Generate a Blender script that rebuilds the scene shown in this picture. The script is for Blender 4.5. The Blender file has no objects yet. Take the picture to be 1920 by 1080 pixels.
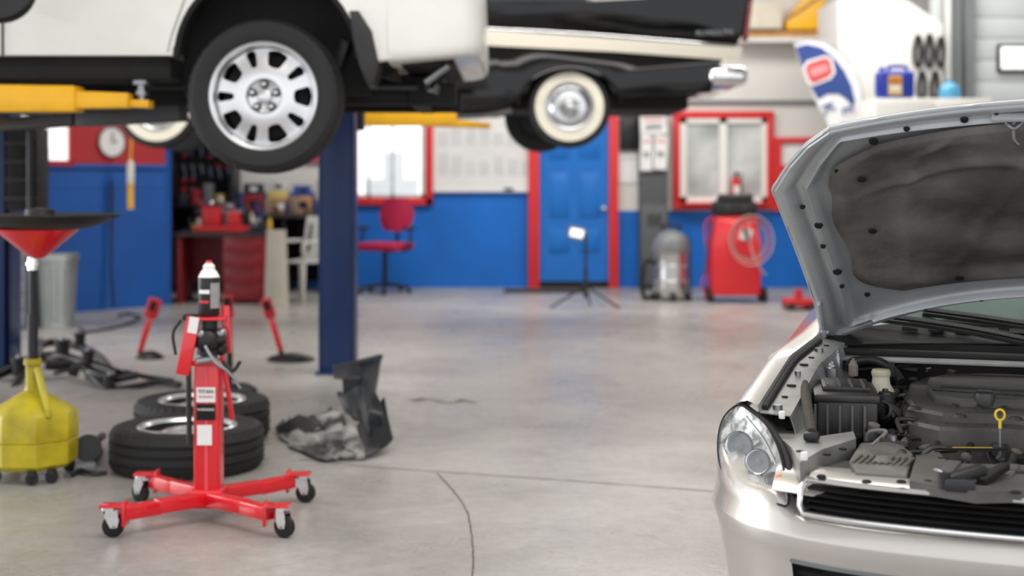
import bpy, bmesh, math, random
from mathutils import Vector, Matrix, Euler
random.seed(4)
F=2667.0; H=1.27; HY=340.0
def W(px,py,d): return Vector(((px-960)*d/F, d, H-(py-HY)*d/F))
def G(px,py,z):
    d=(H-z)*F/(py-HY); return Vector(((px-960)*d/F,d,z))
def lin(c):
    r=[]
    for x in c:
        x=x/255.; r.append(x/12.92 if x<=.04045 else ((x+.055)/1.055)**2.4)
    return r
MC={}
def mat(name,col,rough=.5,metal=0,var=.08,vs=6,bump=0,bs=60,coat=0,es=0,trans=0,alpha=1,col2=None,spec=None,lo=.3,hi=.7):
    if name in MC: return MC[name]
    m=bpy.data.materials.new(name); m.use_nodes=True; MC[name]=m
    nt=m.node_tree; N=nt.nodes; L=nt.links; b=N["Principled BSDF"]
    c=lin(col)
    tc=N.new("ShaderNodeTexCoord"); no=N.new("ShaderNodeTexNoise"); no.inputs["Scale"].default_value=vs; no.inputs["Detail"].default_value=5
    L.new(tc.outputs["Object"],no.inputs["Vector"])
    rp=N.new("ShaderNodeValToRGB"); rp.color_ramp.elements[0].position=lo; rp.color_ramp.elements[1].position=hi
    a=[max(0,x*(1-var)) for x in c]; d=[min(1,x*(1+var)) for x in c] if col2 is None else lin(col2)
    rp.color_ramp.elements[0].color=a+[1]; rp.color_ramp.elements[1].color=d+[1]
    L.new(no.outputs["Fac"],rp.inputs["Fac"]); L.new(rp.outputs["Color"],b.inputs["Base Color"])
    b.inputs["Roughness"].default_value=rough; b.inputs["Metallic"].default_value=metal
    b.inputs["Coat Weight"].default_value=coat; b.inputs["Coat Roughness"].default_value=.05
    b.inputs["Transmission Weight"].default_value=trans; b.inputs["Alpha"].default_value=alpha
    if spec is not None: b.inputs["Specular IOR Level"].default_value=spec
    if es>0:
        L.new(rp.outputs["Color"],b.inputs["Emission Color"]); b.inputs["Emission Strength"].default_value=es
    if bump>0:
        n2=N.new("ShaderNodeTexNoise"); n2.inputs["Scale"].default_value=bs; n2.inputs["Detail"].default_value=4
        L.new(tc.outputs["Object"],n2.inputs["Vector"])
        bp=N.new("ShaderNodeBump"); bp.inputs["Strength"].default_value=bump; bp.inputs["Distance"].default_value=.01
        L.new(n2.outputs["Fac"],bp.inputs["Height"]); L.new(bp.outputs["Normal"],b.inputs["Normal"])
    return m
white_paint=mat("white_paint",(236,236,230),.35,coat=.25,var=.02)
black_paint=mat("black_paint",(4,4,5),.07,coat=0,spec=.4)
black_plastic=mat("black_plastic",(24,24,25),.5,bump=.15)
black_rubber=mat("black_rubber",(26,26,27),.75,bump=.1,bs=120)
tyre_m=mat("tyre_rubber",(30,30,31),.7,bump=.1,bs=90)
under=mat("underbody",(17,16,16),.8,var=.4)
chrome=mat("chrome",(225,226,228),.08,1,var=.02)
alloy=mat("alloy",(218,219,221),.26,.7,var=.03)
steel=mat("steel",(150,152,155),.35,.9)
darksteel=mat("dark_steel",(52,53,56),.45,.6,var=.2)
yellow=mat("yellow_paint",(250,186,24),.4,var=.06)
can_yellow=mat("can_yellow",(166,150,22),.45,var=.15,vs=7,col2=(206,190,34))
red=mat("red_paint",(220,16,32),.3,coat=.5,var=.05)
red_dull=mat("red_dull",(196,28,36),.5,var=.12)
red_dark=mat("red_dark",(128,18,28),.5,var=.12)
red_trim=mat("red_trim",(216,42,44),.5,var=.05)
navy=mat("navy_paint",(18,48,98),.4,var=.08)
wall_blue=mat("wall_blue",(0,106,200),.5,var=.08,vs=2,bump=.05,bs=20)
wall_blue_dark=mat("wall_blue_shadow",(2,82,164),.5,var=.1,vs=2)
door_blue=mat("door_blue",(14,108,194),.4,var=.05)
wall_white=mat("wall_white",(224,222,217),.7,var=.03,vs=2)
wall_grey=mat("wall_grey",(200,205,206),.7,var=.04,vs=2)
red_wall=mat("wall_red",(176,34,40),.6,var=.08,vs=3)
paper=mat("paper",(238,238,236),.8,var=.02)
grey_plastic=mat("grey_plastic",(88,90,92),.55,bump=.2,bs=50)
grey_mid=mat("grey_mid",(120,124,126),.5)
cardboard=mat("cardboard",(176,134,92),.85,var=.12)
wood=mat("wood_board",(190,140,88),.7,var=.2,vs=4)
bright=mat("daylight_pane",(250,250,248),.3,es=1.0,var=.12,vs=2.5,col2=(255,255,255))
silver=mat("silver_car_paint",(196,191,185),.28,.45,var=.02,coat=.8)
silver_under=mat("silver_primer",(168,171,174),.35,.15,var=.10,vs=5,coat=.3)
bay_silver=mat("bay_silver",(150,150,148),.45,.2,var=.25,vs=9)
dark=mat("dark_gap",(8,8,8),.8)
def axM(o,ax):
    return Matrix.Translation(Vector(o)) @ Vector((0,0,1)).rotation_difference(Vector(ax).normalized()).to_matrix().to_4x4()
def TR(loc=(0,0,0),rot=(0,0,0)):
    return Matrix.Translation(Vector(loc)) @ Euler([math.radians(a) for a in rot]).to_matrix().to_4x4()
def catmull(P,n,closed=False):
    P=[Vector(p) for p in P]; out=[]; L=len(P)
    if L<3: return P
    rng=L if closed else L-1
    for i in range(rng):
        p0=P[(i-1)%L] if (closed or i>0) else P[0]*2-P[1]
        p1=P[i]; p2=P[(i+1)%L]
        p3=P[(i+2)%L] if (closed or i+2<L) else P[-1]*2-P[-2]
        for k in range(n):
            t=k/n
            out.append(.5*((2*p1)+(p2-p0)*t+(2*p0-5*p1+4*p2-p3)*t*t+(3*p1-p0-3*p2+p3)*t**3))
    if not closed: out.append(P[-1])
    return out
class MB:
    def __init__(s): s.v=[];s.f=[];s.m=[];s.mats=[]
    def mi(s,m):
        if m not in s.mats: s.mats.append(m)
        return s.mats.index(m)
    def add(s,vs,fs,m,M=None):
        o=len(s.v)
        for p in vs:
            p=Vector(p); s.v.append(M@p if M is not None else p)
        for i,f in enumerate(fs):
            s.f.append([o+k for k in f]); s.m.append(s.mi(m[i] if isinstance(m,list) else m))
        return s
    def bm(s,b,m,M=None):
        b.verts.index_update(); b.verts.ensure_lookup_table()
        s.add([v.co.copy() for v in b.verts],[[v.index for v in f.verts] for f in b.faces],m,M); b.free(); return s
    def box(s,c,size,m,rot=(0,0,0),bev=0,seg=2):
        b=bmesh.new(); bmesh.ops.create_cube(b,size=1)
        for v in b.verts: v.co=Vector((v.co.x*size[0],v.co.y*size[1],v.co.z*size[2]))
        if bev>0: bmesh.ops.bevel(b,geom=b.edges[:],offset=min(bev,min(size)*.45),segments=seg,profile=.5,affect='EDGES')
        return s.bm(b,m,TR(c,rot))
    def bx(s,x0,x1,y0,y1,z0,z1,m,bev=0,seg=2):
        return s.box(((x0+x1)/2,(y0+y1)/2,(z0+z1)/2),(abs(x1-x0),abs(y1-y0),abs(z1-z0)),m,bev=bev,seg=seg)
    def beam(s,p0,p1,w,h,m,bev=.004,w1=None,h1=None):
        p0=Vector(p0);p1=Vector(p1);d=(p1-p0); L_=d.length; d.normalize()
        up=Vector((0,0,1)) if abs(d.z)<.95 else Vector((0,1,0))
        x=d.cross(up).normalized(); z=x.cross(d).normalized()
        w1=w if w1 is None else w1; h1=h if h1 is None else h1
        bev=min(bev,.3*min(w,h,w1,h1,L_))
        b=bmesh.new(); vs=[]
        for (pp,ww,hh) in ((p0,w,h),(p1,w1,h1)):
            for a,c in ((-1,-1),(1,-1),(1,1),(-1,1)): vs.append(b.verts.new(pp+x*a*ww/2+z*c*hh/2))
        for f in ((0,1,2,3),(7,6,5,4),(0,4,5,1),(1,5,6,2),(2,6,7,3),(3,7,4,0)): b.faces.new([vs[k] for k in f])
        if bev>0: bmesh.ops.bevel(b,geom=b.edges[:],offset=bev,segments=2,profile=.5,affect='EDGES')
        return s.bm(b,m)
    def cyl(s,p0,p1,r,m,r1=None,seg=24):
        p0=Vector(p0);p1=Vector(p1); r1=r if r1 is None else r1
        return s.lathe([(0,0),(r,0),(r1,(p1-p0).length),(0,(p1-p0).length)],p0,p1-p0,m,seg)
    def lathe(s,prof,o,ax,m,seg=32,alt=None,M=None):
        if M is None: M=axM(o,ax)
        vs=[];fs=[];ms=[]; n=len(prof)
        for k in range(seg):
            a=2*math.pi*k/seg
            for j,(r,h) in enumerate(prof):
                rr=r
                if alt and j in alt and (k%2): rr=r-alt[j]
                vs.append((rr*math.cos(a),rr*math.sin(a),h))
        for k in range(seg):
            k2=(k+1)%seg
            for j in range(n-1):
                fs.append([k*n+j,k2*n+j,k2*n+j+1,k*n+j+1]); ms.append(m[j] if isinstance(m,list) else m)
        return s.add(vs,fs,ms,M)
    def tube(s,P,r,m,seg=8,sub=6,closed=False,r1=None):
        P=catmull(P,sub,closed) if sub>1 else [Vector(p) for p in P]
        n=len(P); vs=[];fs=[]
        t=(P[1]-P[0]).normalized(); up=Vector((0,0,1)) if abs(t.z)<.9 else Vector((1,0,0)); x=t.cross(up).normalized()
        for i in range(n):
            if closed: t=(P[(i+1)%n]-P[i-1])
            else: t=P[min(i+1,n-1)]-P[max(i-1,0)]
            if t.length<1e-9: t=Vector((0,0,1))
            t.normalize(); x=(x-t*x.dot(t))
            if x.length<1e-6: x=t.orthogonal()
            x.normalize(); y=t.cross(x)
            rr=r if r1 is None else r+(r1-r)*i/(n-1)
            for k in range(seg):
                a=2*math.pi*k/seg; vs.append(P[i]+x*math.cos(a)*rr+y*math.sin(a)*rr)
        for i in range(n if closed else n-1):
            i2=(i+1)%n
            for k in range(seg): fs.append([i*seg+k,i*seg+(k+1)%seg,i2*seg+(k+1)%seg,i2*seg+k])
        if not closed: fs.append(list(range(seg))); fs.append([(n-1)*seg+k for k in range(seg)])
        return s.add(vs,fs,m)
    def prism(s,poly,z0,z1,m,M=None,bev=0,seg=2):
        b=bmesh.new(); v0=[b.verts.new((p[0],p[1],z0)) for p in poly]; v1=[b.verts.new((p[0],p[1],z1)) for p in poly]
        n=len(poly); b.faces.new(v0[::-1]); b.faces.new(v1)
        for i in range(n): b.faces.new([v0[i],v0[(i+1)%n],v1[(i+1)%n],v1[i]])
        if bev>0:
            es=[e for e in b.edges if abs(e.verts[0].co.z-e.verts[1].co.z)<1e-6]
            bmesh.ops.bevel(b,geom=es,offset=bev,segments=seg,profile=.5,affect='EDGES')
        bmesh.ops.triangulate(b,faces=[f for f in b.faces if len(f.verts)>4])
        return s.bm(b,m,M)
    def grid(s,fn,nu,nv,m,thick=0,keep=None):
        b=bmesh.new(); V=[[b.verts.new(fn(i/nu,j/nv)) for j in range(nv+1)] for i in range(nu+1)]
        for i in range(nu):
            for j in range(nv):
                if keep and not keep((i+.5)/nu,(j+.5)/nv): continue
                b.faces.new([V[i][j],V[i+1][j],V[i+1][j+1],V[i][j+1]])
        lo=[v for v in b.verts if not v.link_faces]
        bmesh.ops.delete(b,geom=lo,context='VERTS')
        if thick:
            b.normal_update(); fs=b.faces[:]; be=[e for e in b.edges if len(e.link_faces)==1]
            mp={v:b.verts.new(v.co-v.normal*thick) for v in b.verts[:]}
            for f in fs: b.faces.new([mp[v] for v in reversed(f.verts[:])])
            for e in be: b.faces.new([e.verts[0],e.verts[1],mp[e.verts[1]],mp[e.verts[0]]])
        return s.bm(b,m)
    def ball(s,c,r,m,seg=20):
        if not isinstance(r,(tuple,list)): r=(r,r,r)
        b=bmesh.new(); bmesh.ops.create_uvsphere(b,u_segments=seg,v_segments=seg//2,radius=1)
        for v in b.verts: v.co=Vector((v.co.x*r[0],v.co.y*r[1],v.co.z*r[2]))
        return s.bm(b,m,TR(c))
    def text(s,t,size,m,M,ext=.001):
        cu=bpy.data.curves.new("t",'FONT'); cu.body=t; cu.size=size; cu.extrude=ext; cu.align_x='CENTER'; cu.align_y='CENTER'
        o=bpy.data.objects.new("t",cu); bpy.context.scene.collection.objects.link(o)
        dg=bpy.context.evaluated_depsgraph_get(); me=bpy.data.meshes.new_from_object(o.evaluated_get(dg))
        s.add([v.co.copy() for v in me.vertices],[list(p.vertices) for p in me.polygons],m,M)
        bpy.data.objects.remove(o); bpy.data.meshes.remove(me); return s
COL=bpy.context.scene.collection
PM={}
def thing(name,label,cat,loc=(0,0,0),rz=0,group=None):
    e=bpy.data.objects.new(name,None); e.empty_display_size=.1; COL.objects.link(e)
    M=TR(loc,(0,0,rz)); e.location=loc; e.rotation_euler=(0,0,math.radians(rz)); PM[e.name]=M
    e["label"]=label; e["category"]=cat
    if group: e["group"]=group
    return e
def sub(name,parent,label=None):
    e=bpy.data.objects.new(name,None); COL.objects.link(e); e.parent=parent; e.location=(0,0,0)
    if label: e["label"]=label
    return e
def fin(mb,name,parent=None,label=None,cat=None,group=None,kind=None,space='W',sharp=38,M=None):
    root=parent
    while root is not None and root.parent is not None: root=root.parent
    RM=PM[root.name] if root is not None else Matrix()
    vs=mb.v
    if space=='W' and root is not None:
        I=RM.inverted(); vs=[I@v for v in vs]
    lo=[min(v[i] for v in vs) for i in range(3)]; hi=[max(v[i] for v in vs) for i in range(3)]
    c=Vector(((lo[0]+hi[0])/2,(lo[1]+hi[1])/2,(lo[2] if parent is None else (lo[2]+hi[2])/2)))
    me=bpy.data.meshes.new(name); me.from_pydata([v-c for v in vs],[],mb.f)
    for m in mb.mats: me.materials.append(m)
    for p,i in zip(me.polygons,mb.m): p.material_index=i
    b=bmesh.new(); b.from_mesh(me); bmesh.ops.recalc_face_normals(b,faces=b.faces[:]); b.to_mesh(me); b.free()
    for p in me.polygons: p.use_smooth=True
    me.set_sharp_from_angle(angle=math.radians(sharp)); me.update()
    o=bpy.data.objects.new(name,me); COL.objects.link(o)
    if M is not None: o.matrix_world=M@Matrix.Translation(c)
    else: o.location=c
    if parent is not None:
        o.parent=parent
        off=Vector((0,0,0)); q=parent
        while q is not None and q.parent is not None: off+=q.location; q=q.parent
        o.location=c-off
    else: PM[o.name]=Matrix.Translation(c) if M is None else M@Matrix.Translation(c)
    if label: o["label"]=label
    if cat: o["category"]=cat
    if group: o["group"]=group
    if kind: o["kind"]=kind
    return o
def struct(mb,name): return fin(mb,name,kind="structure")
Mxz=lambda y:Matrix(((1,0,0,0),(0,0,1,y),(0,1,0,0),(0,0,0,1)))

# ================= ROOM =================
def concrete():
    m=bpy.data.materials.new("concrete_floor"); m.use_nodes=True; nt=m.node_tree; N=nt.nodes; L=nt.links; b=N["Principled BSDF"]
    tc=N.new("ShaderNodeTexCoord")
    def noise(sc,det=6,ro=.6,dist=0):
        n=N.new("ShaderNodeTexNoise"); n.inputs["Scale"].default_value=sc; n.inputs["Detail"].default_value=det; n.inputs["Roughness"].default_value=ro; n.inputs["Distortion"].default_value=dist
        L.new(tc.outputs["Object"],n.inputs["Vector"]); return n
    def ramp(src,e):
        r=N.new("ShaderNodeValToRGB")
        r.color_ramp.elements[0].position=e[0][0]; r.color_ramp.elements[0].color=e[0][1]
        r.color_ramp.elements[1].position=e[1][0]; r.color_ramp.elements[1].color=e[1][1]
        L.new(src.outputs["Fac"],r.inputs["Fac"]); return r
    def mix(f,a,bc):
        x=N.new("ShaderNodeMixRGB"); L.new(f.outputs["Color"],x.inputs["Fac"]); L.new(a.outputs["Color"],x.inputs["Color1"]); x.inputs["Color2"].default_value=bc; return x
    c=lambda t:lin(t)+[1]
    r1=ramp(noise(.8,8,.65),[(.32,c((150,147,143))),(.68,c((184,181,176)))])
    m1=mix(ramp(noise(.55,8,.7,.6),[(.55,(0,0,0,1)),(.80,(.7,.7,.7,1))]),r1,c((150,134,119)))
    m1b=mix(ramp(noise(4.5,8,.75,.4),[(.60,(0,0,0,1)),(.72,(.55,.55,.55,1))]),m1,c((116,111,106)))
    m1c=mix(ramp(noise(2.2,9,.8,1.0),[(.62,(0,0,0,1)),(.80,(.6,.6,.6,1))]),m1b,c((204,202,198)))
    r3=ramp(noise(16,8,.8),[(.35,c((208,208,208))),(.65,c((255,255,255)))])
    m2=N.new("ShaderNodeMixRGB"); m2.blend_type='MULTIPLY'; m2.inputs["Fac"].default_value=.6
    L.new(m1c.outputs["Color"],m2.inputs["Color1"]); L.new(r3.outputs["Color"],m2.inputs["Color2"]); L.new(m2.outputs["Color"],b.inputs["Base Color"])
    rr=ramp(noise(1.8,7,.7),[(.3,(.20,.20,.20,1)),(.72,(.50,.50,.50,1))]); L.new(rr.outputs["Color"],b.inputs["Roughness"])
    bp=N.new("ShaderNodeBump"); bp.inputs["Strength"].default_value=.2; bp.inputs["Distance"].default_value=.01
    L.new(noise(30,6).outputs["Fac"],bp.inputs["Height"]); L.new(bp.outputs["Normal"],b.inputs["Normal"])
    return m
struct(MB().bx(-12,10,-4,18,-.1,0,concrete()),"floor")
crack=mat("crack_dark",(98,92,86),.9)
def strip(pts,w,m,z=.0015,jit=.3):
    mb=MB(); P=catmull([Vector((p.x,p.y,z)) for p in pts],10)
    vs=[];fs=[]
    for i,p in enumerate(P):
        t=(P[min(i+1,len(P)-1)]-P[max(i-1,0)]).normalized(); n=Vector((-t.y,t.x,0)); ww=w*(.7+.6*random.random())
        j=Vector((random.uniform(-1,1),random.uniform(-1,1),0))*w*jit
        vs+= [p+n*ww/2+j,p-n*ww/2+j]
    for i in range(len(P)-1): fs.append([2*i,2*i+1,2*i+3,2*i+2])
    return mb.add(vs,fs,m)
struct(strip([G(820,888,0),G(845,915,0),G(868,945,0),G(880,975,0),G(885,1010,0),G(887,1050,0),G(884,1090,0)],.006,crack),"trim_1")
struct(strip([G(560,862,0),G(700,876,0),G(900,890,0),G(1100,904,0),G(1340,922,0)],.007,crack),"trim_2")
BY=17.0
def X17(px): return (px-960)*BY/F
def Z17(py): return H+(HY-py)*BY/F
mb=MB()
zb=Z17(360); zr=Z17(395)
mb.bx(-4.6,X17(1000),BY,BY+.15,0,zb,wall_blue); mb.bx(X17(1000),9.5,BY,BY+.15,0,zr,wall_blue)
mb.bx(-4.6,X17(1000),BY,BY+.15,zb,4.5,wall_white); mb.bx(X17(1000),9.5,BY,BY+.15,zr,4.5,wall_white)
struct(mb,"wall_back")
A=Vector((-4.95,12.9,0)); B=Vector((-3.56,14.6,0)); dv=(B-A); LA=dv.length; an=math.atan2(dv.y,dv.x)
MA=Matrix.Translation(A)@Matrix.Rotation(an,4,'Z')
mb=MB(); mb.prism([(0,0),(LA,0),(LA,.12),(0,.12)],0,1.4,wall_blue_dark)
mb.prism([(0,0),(LA,0),(LA,.12),(0,.12)],1.4,4.5,red_wall)
fin(mb,"wall_left_angled",kind="structure",M=MA)
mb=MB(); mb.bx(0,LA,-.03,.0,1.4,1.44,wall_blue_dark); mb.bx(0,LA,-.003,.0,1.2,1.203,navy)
fin(mb,"trim_3",kind="structure",M=MA)
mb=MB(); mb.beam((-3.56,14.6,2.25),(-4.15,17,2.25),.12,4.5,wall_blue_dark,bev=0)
struct(mb,"wall_left_return")
struct(MB().bx(-12,-4.95,12.9,13.05,0,4.5,wall_white),"wall_left_front")
struct(MB().bx(-12,-11.9,6,13,0,4.5,wall_white),"wall_left")
struct(MB().bx(9.4,9.55,0,17,0,4.5,wall_white),"wall_right")
struct(MB().bx(-12,10,-1,18,4.5,4.6,wall_white),"ceiling")
mb=MB(); mb.bx(.35,1.05,-.01,.0,1.46,2.5,bright)
fin(mb,"window_1",kind="structure",M=MA)
mb=MB()
for z in (1.44,2.5): mb.bx(.3,1.1,-.04,0,z-.02,z+.03,red_wall)
for x in (.3,1.05): mb.bx(x,x+.05,-.04,0,1.44,2.5,red_wall)
fin(mb,"trim_4",kind="structure",M=MA)
x0,x1=X17(672),X17(798)
mb=MB(); mb.bx(x0,x1,BY-.03,BY,Z17(370),2.4,bright)
faint=mat("faint_outside",(206,214,218),.5,var=.06,es=.5)
mb.bx(x0+.08,x1-.08,BY-.034,BY-.03,Z17(368),Z17(335),faint); mb.bx(x0+.3,x0+.55,BY-.036,BY-.03,Z17(350),Z17(285),faint)
struct(mb,"window_2")
mb=MB(); mb.bx(x0-.05,x1+.09,BY-.08,BY,Z17(384),Z17(370),red_trim,.01); mb.bx(x1,x1+.09,BY-.08,BY,Z17(384),2.5,red_trim,.01); mb.bx(x0-.08,x0,BY-.08,BY,Z17(384),2.5,red_trim,.01); mb.bx(x0,x1,BY-.08,BY,2.4,2.5,red_trim,.01)
struct(mb,"trim_5")
mb=MB(); gw=mat("sash_white",(205,206,206),.5); mb.bx(x0+.12,x0+.15,BY-.06,BY-.03,Z17(370),2.4,gw); mb.bx((x0+x1)/2,(x0+x1)/2+.03,BY-.06,BY-.03,Z17(370),2.4,gw); mb.bx(x1-.05,x1,BY-.06,BY-.03,Z17(370),2.4,gw); mb.bx(x0,x1,BY-.06,BY-.03,Z17(370),Z17(364),gw); struct(mb,"trim_15")
dx0,dx1=X17(1011),X17(1141); dz1=2.16
mb=MB(); mb.bx(dx0,dx1,BY-.05,BY,.08,dz1,door_blue)
w=(dx1-dx0)
for cx in (.28,.72):
    for (za,zb_) in ((.16,.30),(.36,.62),(.70,.93)):
        xa=dx0+w*(cx-.15); xb=dx0+w*(cx+.15); z_a=.08+(dz1-.08)*za; z_b=.08+(dz1-.08)*zb_
        mb.bx(xa,xb,BY-.058,BY-.05,z_a,z_b,door_blue,.004); mb.bx(xa+.03,xb-.03,BY-.066,BY-.058,z_a+.03,z_b-.03,door_blue,.004)
door=struct(mb,"door_1")
mb=MB(); kx=X17(1131); kz=Z17(390); mb.lathe([(.0,0),(.03,0),(.03,.01),(.012,.012),(.012,.04),(.03,.05),(.032,.065),(.02,.08),(0,.082)],(kx,BY-.05,kz),(0,-1,0),chrome,20)
k=fin(mb,"knob"); k.parent=door; k.location=k.location-door.location; k["label"]="round chrome door knob"
mb=MB(); mb.bx(dx0-.13,dx0,BY-.1,BY,0,2.3,red_trim,.01); mb.bx(dx1,dx1+.11,BY-.1,BY,0,2.3,red_trim,.01); mb.bx(dx0,dx1,BY-.1,BY,2.17,2.3,red_trim,.01); struct(mb,"trim_6")
struct(MB().bx(dx0,dx1,BY-.06,BY,0,.08,under),"trim_7")
glass_r=mat("window_glass_grey",(160,168,164),.08,var=.35,vs=1.6,col2=(232,235,232))
wx0,wx1=X17(1274),X17(1436); wz0,wz1=Z17(380),Z17(222)
struct(MB().bx(wx0,wx1,BY-.02,BY,wz0,wz1,glass_r),"window_3")
mb=MB(); t=.085
mb.bx(wx0-t,wx1+t,BY-.08,BY,wz0-t,wz0,red_trim,.01); mb.bx(wx0-t,wx1+t,BY-.08,BY,wz1,wz1+t,red_trim,.01); mb.bx(wx0-t,wx0,BY-.08,BY,wz0,wz1,red_trim,.01); mb.bx(wx1,wx1+t,BY-.08,BY,wz0,wz1,red_trim,.01)
struct(mb,"trim_8")
mb=MB(); mb.bx(wx0,wx1,BY-.06,BY,wz1-.06,wz1,white_paint); mb.bx(wx0,wx1,BY-.06,BY,wz0,wz0+.07,white_paint); mb.bx(wx0,wx0+.08,BY-.06,BY,wz0,wz1,white_paint); mb.bx(wx1-.06,wx1,BY-.06,BY,wz0,wz1,white_paint)
xm=X17(1355); mb.bx(xm-.045,xm+.045,BY-.06,BY,wz0,wz1,white_paint); struct(mb,"trim_9")
sx0,sx1=X17(1463),X17(1560); struct(MB().bx(sx0,sx1,BY-.02,BY,Z17(310),Z17(268),paper),"window_4")
mb=MB(); mb.bx(sx0-.08,sx1+.08,BY-.07,BY,Z17(268),Z17(258),red_trim); mb.bx(sx0-.09,sx0,BY-.07,BY,Z17(395),Z17(268),red_trim); mb.bx(sx0,sx1,BY-.07,BY,Z17(322),Z17(310),red_trim); struct(mb,"trim_10")
struct(MB().bx(X17(1150),X17(1640),BY-.06,BY,Z17(194),Z17(188),grey_mid),"trim_11")
bd=15.0
mb=MB(); x0=(1572-960)*bd/F; x1=(1768-960)*bd/F
mb.prism([(x0,2.05),(x1,2.05),(x1,2.93),((1700-960)*bd/F,3.18),(x0,3.2)],0,1.0,wall_white,M=Mxz(bd))
struct(mb,"wall_bulkhead")
struct(MB().bx(x1,9.4,15.4,15.5,0,4.5,wall_grey),"wall_back_right")
mb=MB(); gx0=(1822-960)*15.3/F
for k in range(19): mb.bx(gx0,9.3,15.3,15.36,.05+.23*k,.05+.23*k+.224,wall_grey,.008)
struct(mb,"door_2")
mb=MB(); mb.bx(gx0-.09,gx0,15.2,15.38,0,4.4,grey_mid); mb.bx(gx0-.3,gx0-.24,15.25,15.38,0,4.4,white_paint); struct(mb,"trim_12")
mb=MB()
for dx in (.10,.17,.24): mb.cyl((x1+dx,15.3,2.0),(x1+dx,15.3,4.4),.018,grey_mid,seg=10)
struct(mb,"trim_17")
wa,wb=(1870-960)*15.25/F,(1990-960)*15.25/F; za,zc=H+(340-136)*15.25/F,H+(340-82)*15.25/F
mb=MB(); mb.bx(wa,wb,15.24,15.3,za,zc,black_plastic,.02); mb.bx(wa+.035,wb-.035,15.225,15.25,za+.035,zc-.035,bright,.01); struct(mb,"window_5")
ly=16.62; zl=H+(340-70)*ly/F
struct(MB().bx((1380-960)*ly/F,(1572-960)*16.2/F,ly,BY,zl-.05,zl,wall_white),"trim_13")
for k in range(4):
    mb=MB(); mb.box((0,0,0),(.92,.15,.045),wood,bev=.003)
    fin(mb,"wood_plank",label="pale wooden plank stacked on a high ledge",cat="plank",group="planks on the high ledge",space='L',M=TR((3.17+.02*(k%3),ly+.09+.17*(k%2),zl+.001+.047*(k//2))))
zt=zl+.096
mb=MB(); mb.box((0,0,.16),(.42,.3,.3),mat("cream_box",(222,214,196),.8),bev=.01)
fin(mb,"cardboard_box",label="pale cream cardboard box on wooden planks",cat="box",M=TR((2.95,16.80,zt),(0,0,3)))
mb=MB(); mb.prism([(-.2,0),(.24,0),(.24,.42),(.0,.36),(-.2,.12)],-.14,.14,yellow,M=TR((0,0,0),(90,0,0)),bev=.01)
mb.beam((-.2,-.15,.12),(.24,-.15,.42),.02,.03,cardboard)
fin(mb,"storage_crate",label="slanted yellow storage crate on wooden planks",cat="crate",M=TR((3.42,16.80,zt)))

# ================= WHEELS helpers =================
def tyre(mb,R,w,rim,M,m=None,seg=96,white=None):
    m=m or tyre_m; h=w/2
    pr=[(rim,-h*.86),(rim+.01,-h*.93),(rim+(R-rim)*.45,-h*1.0),(R*.955,-h*.93),(R-.008,-h*.80),(R,-h*.66)]
    al={3:.004,4:.012,5:.010}
    for g in (-.45,0,.45):
        pr+=[(R,h*(g-.09)),(R-.011,h*(g-.05)),(R-.011,h*(g+.05)),(R,h*(g+.09))]
    a=len(pr); pr+=[(R,h*.66),(R-.008,h*.80),(R*.955,h*.93),(rim+(R-rim)*.70,h*.99),(rim+(R-rim)*.68,h*1.01),(rim+(R-rim)*.45,h),(rim+.01,h*.93),(rim,h*.86)]
    al.update({a:.010,a+1:.012,a+2:.004})
    ms=[m]*(len(pr)-1)
    if white:
        ra,rb=white
        n=len(pr)
        pr=pr[:n-5]+[(rb,h*.99),(rb-.002,h*1.01),(ra,h*1.0),(rim,h*.86)]
        ms=[m]*(len(pr)-1); wm=mat("whitewall",(226,220,204),.6); ms[-2]=wm
    mb.lathe(pr,None,None,ms,seg,alt=al,M=M)
def rimface(mb,n,r0,r1,rc,rh,hw,M,m,z=0,dish=.02,alt=1.0,thick=.03,sq=3.2):
    b=bmesh.new(); nr=36; nt=7
    rs=[r0+(r1-r0)*i/nr for i in range(nr+1)]
    def hole(r,k):
        x=(r-rc)/rh
        if abs(x)>=1: return 0
        f=hw*(alt if k%2 else 1)
        return f*(1-abs(x)**sq)**.5*(.75+.35*(r-r0)/(r1-r0))
    V={}
    def vert(r,a):
        key=(round(r,5),round(a%(2*math.pi),5))
        if key not in V:
            zz=z+dish*math.cos((r-r0)/(r1-r0)*math.pi)*.5
            V[key]=b.verts.new((r*math.cos(a),r*math.sin(a),zz))
        return V[key]
    sec=2*math.pi/n
    for k in range(n):
        for i in range(nr):
            cols=[]
            for r in (rs[i],rs[i+1]):
                w=hole(r,k); c=k*sec; cols.append(([c-sec/2+(sec/2-w)*t/nt for t in range(nt+1)],[c+w+(sec/2-w)*t/nt for t in range(nt+1)]))
            for side in (0,1):
                for t in range(nt):
                    q=[vert(rs[i],cols[0][side][t]),vert(rs[i],cols[0][side][t+1]),vert(rs[i+1],cols[1][side][t+1]),vert(rs[i+1],cols[1][side][t])]
                    u=[]
                    for x in q:
                        if x not in u: u.append(x)
                    if len(u)>=3:
                        try: b.faces.new(u)
                        except ValueError: pass
    bmesh.ops.recalc_face_normals(b,faces=b.faces[:]); b.normal_update(); bmesh.ops.solidify(b,geom=b.faces[:],thickness=thick)
    mb.bm(b,m,M)
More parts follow.
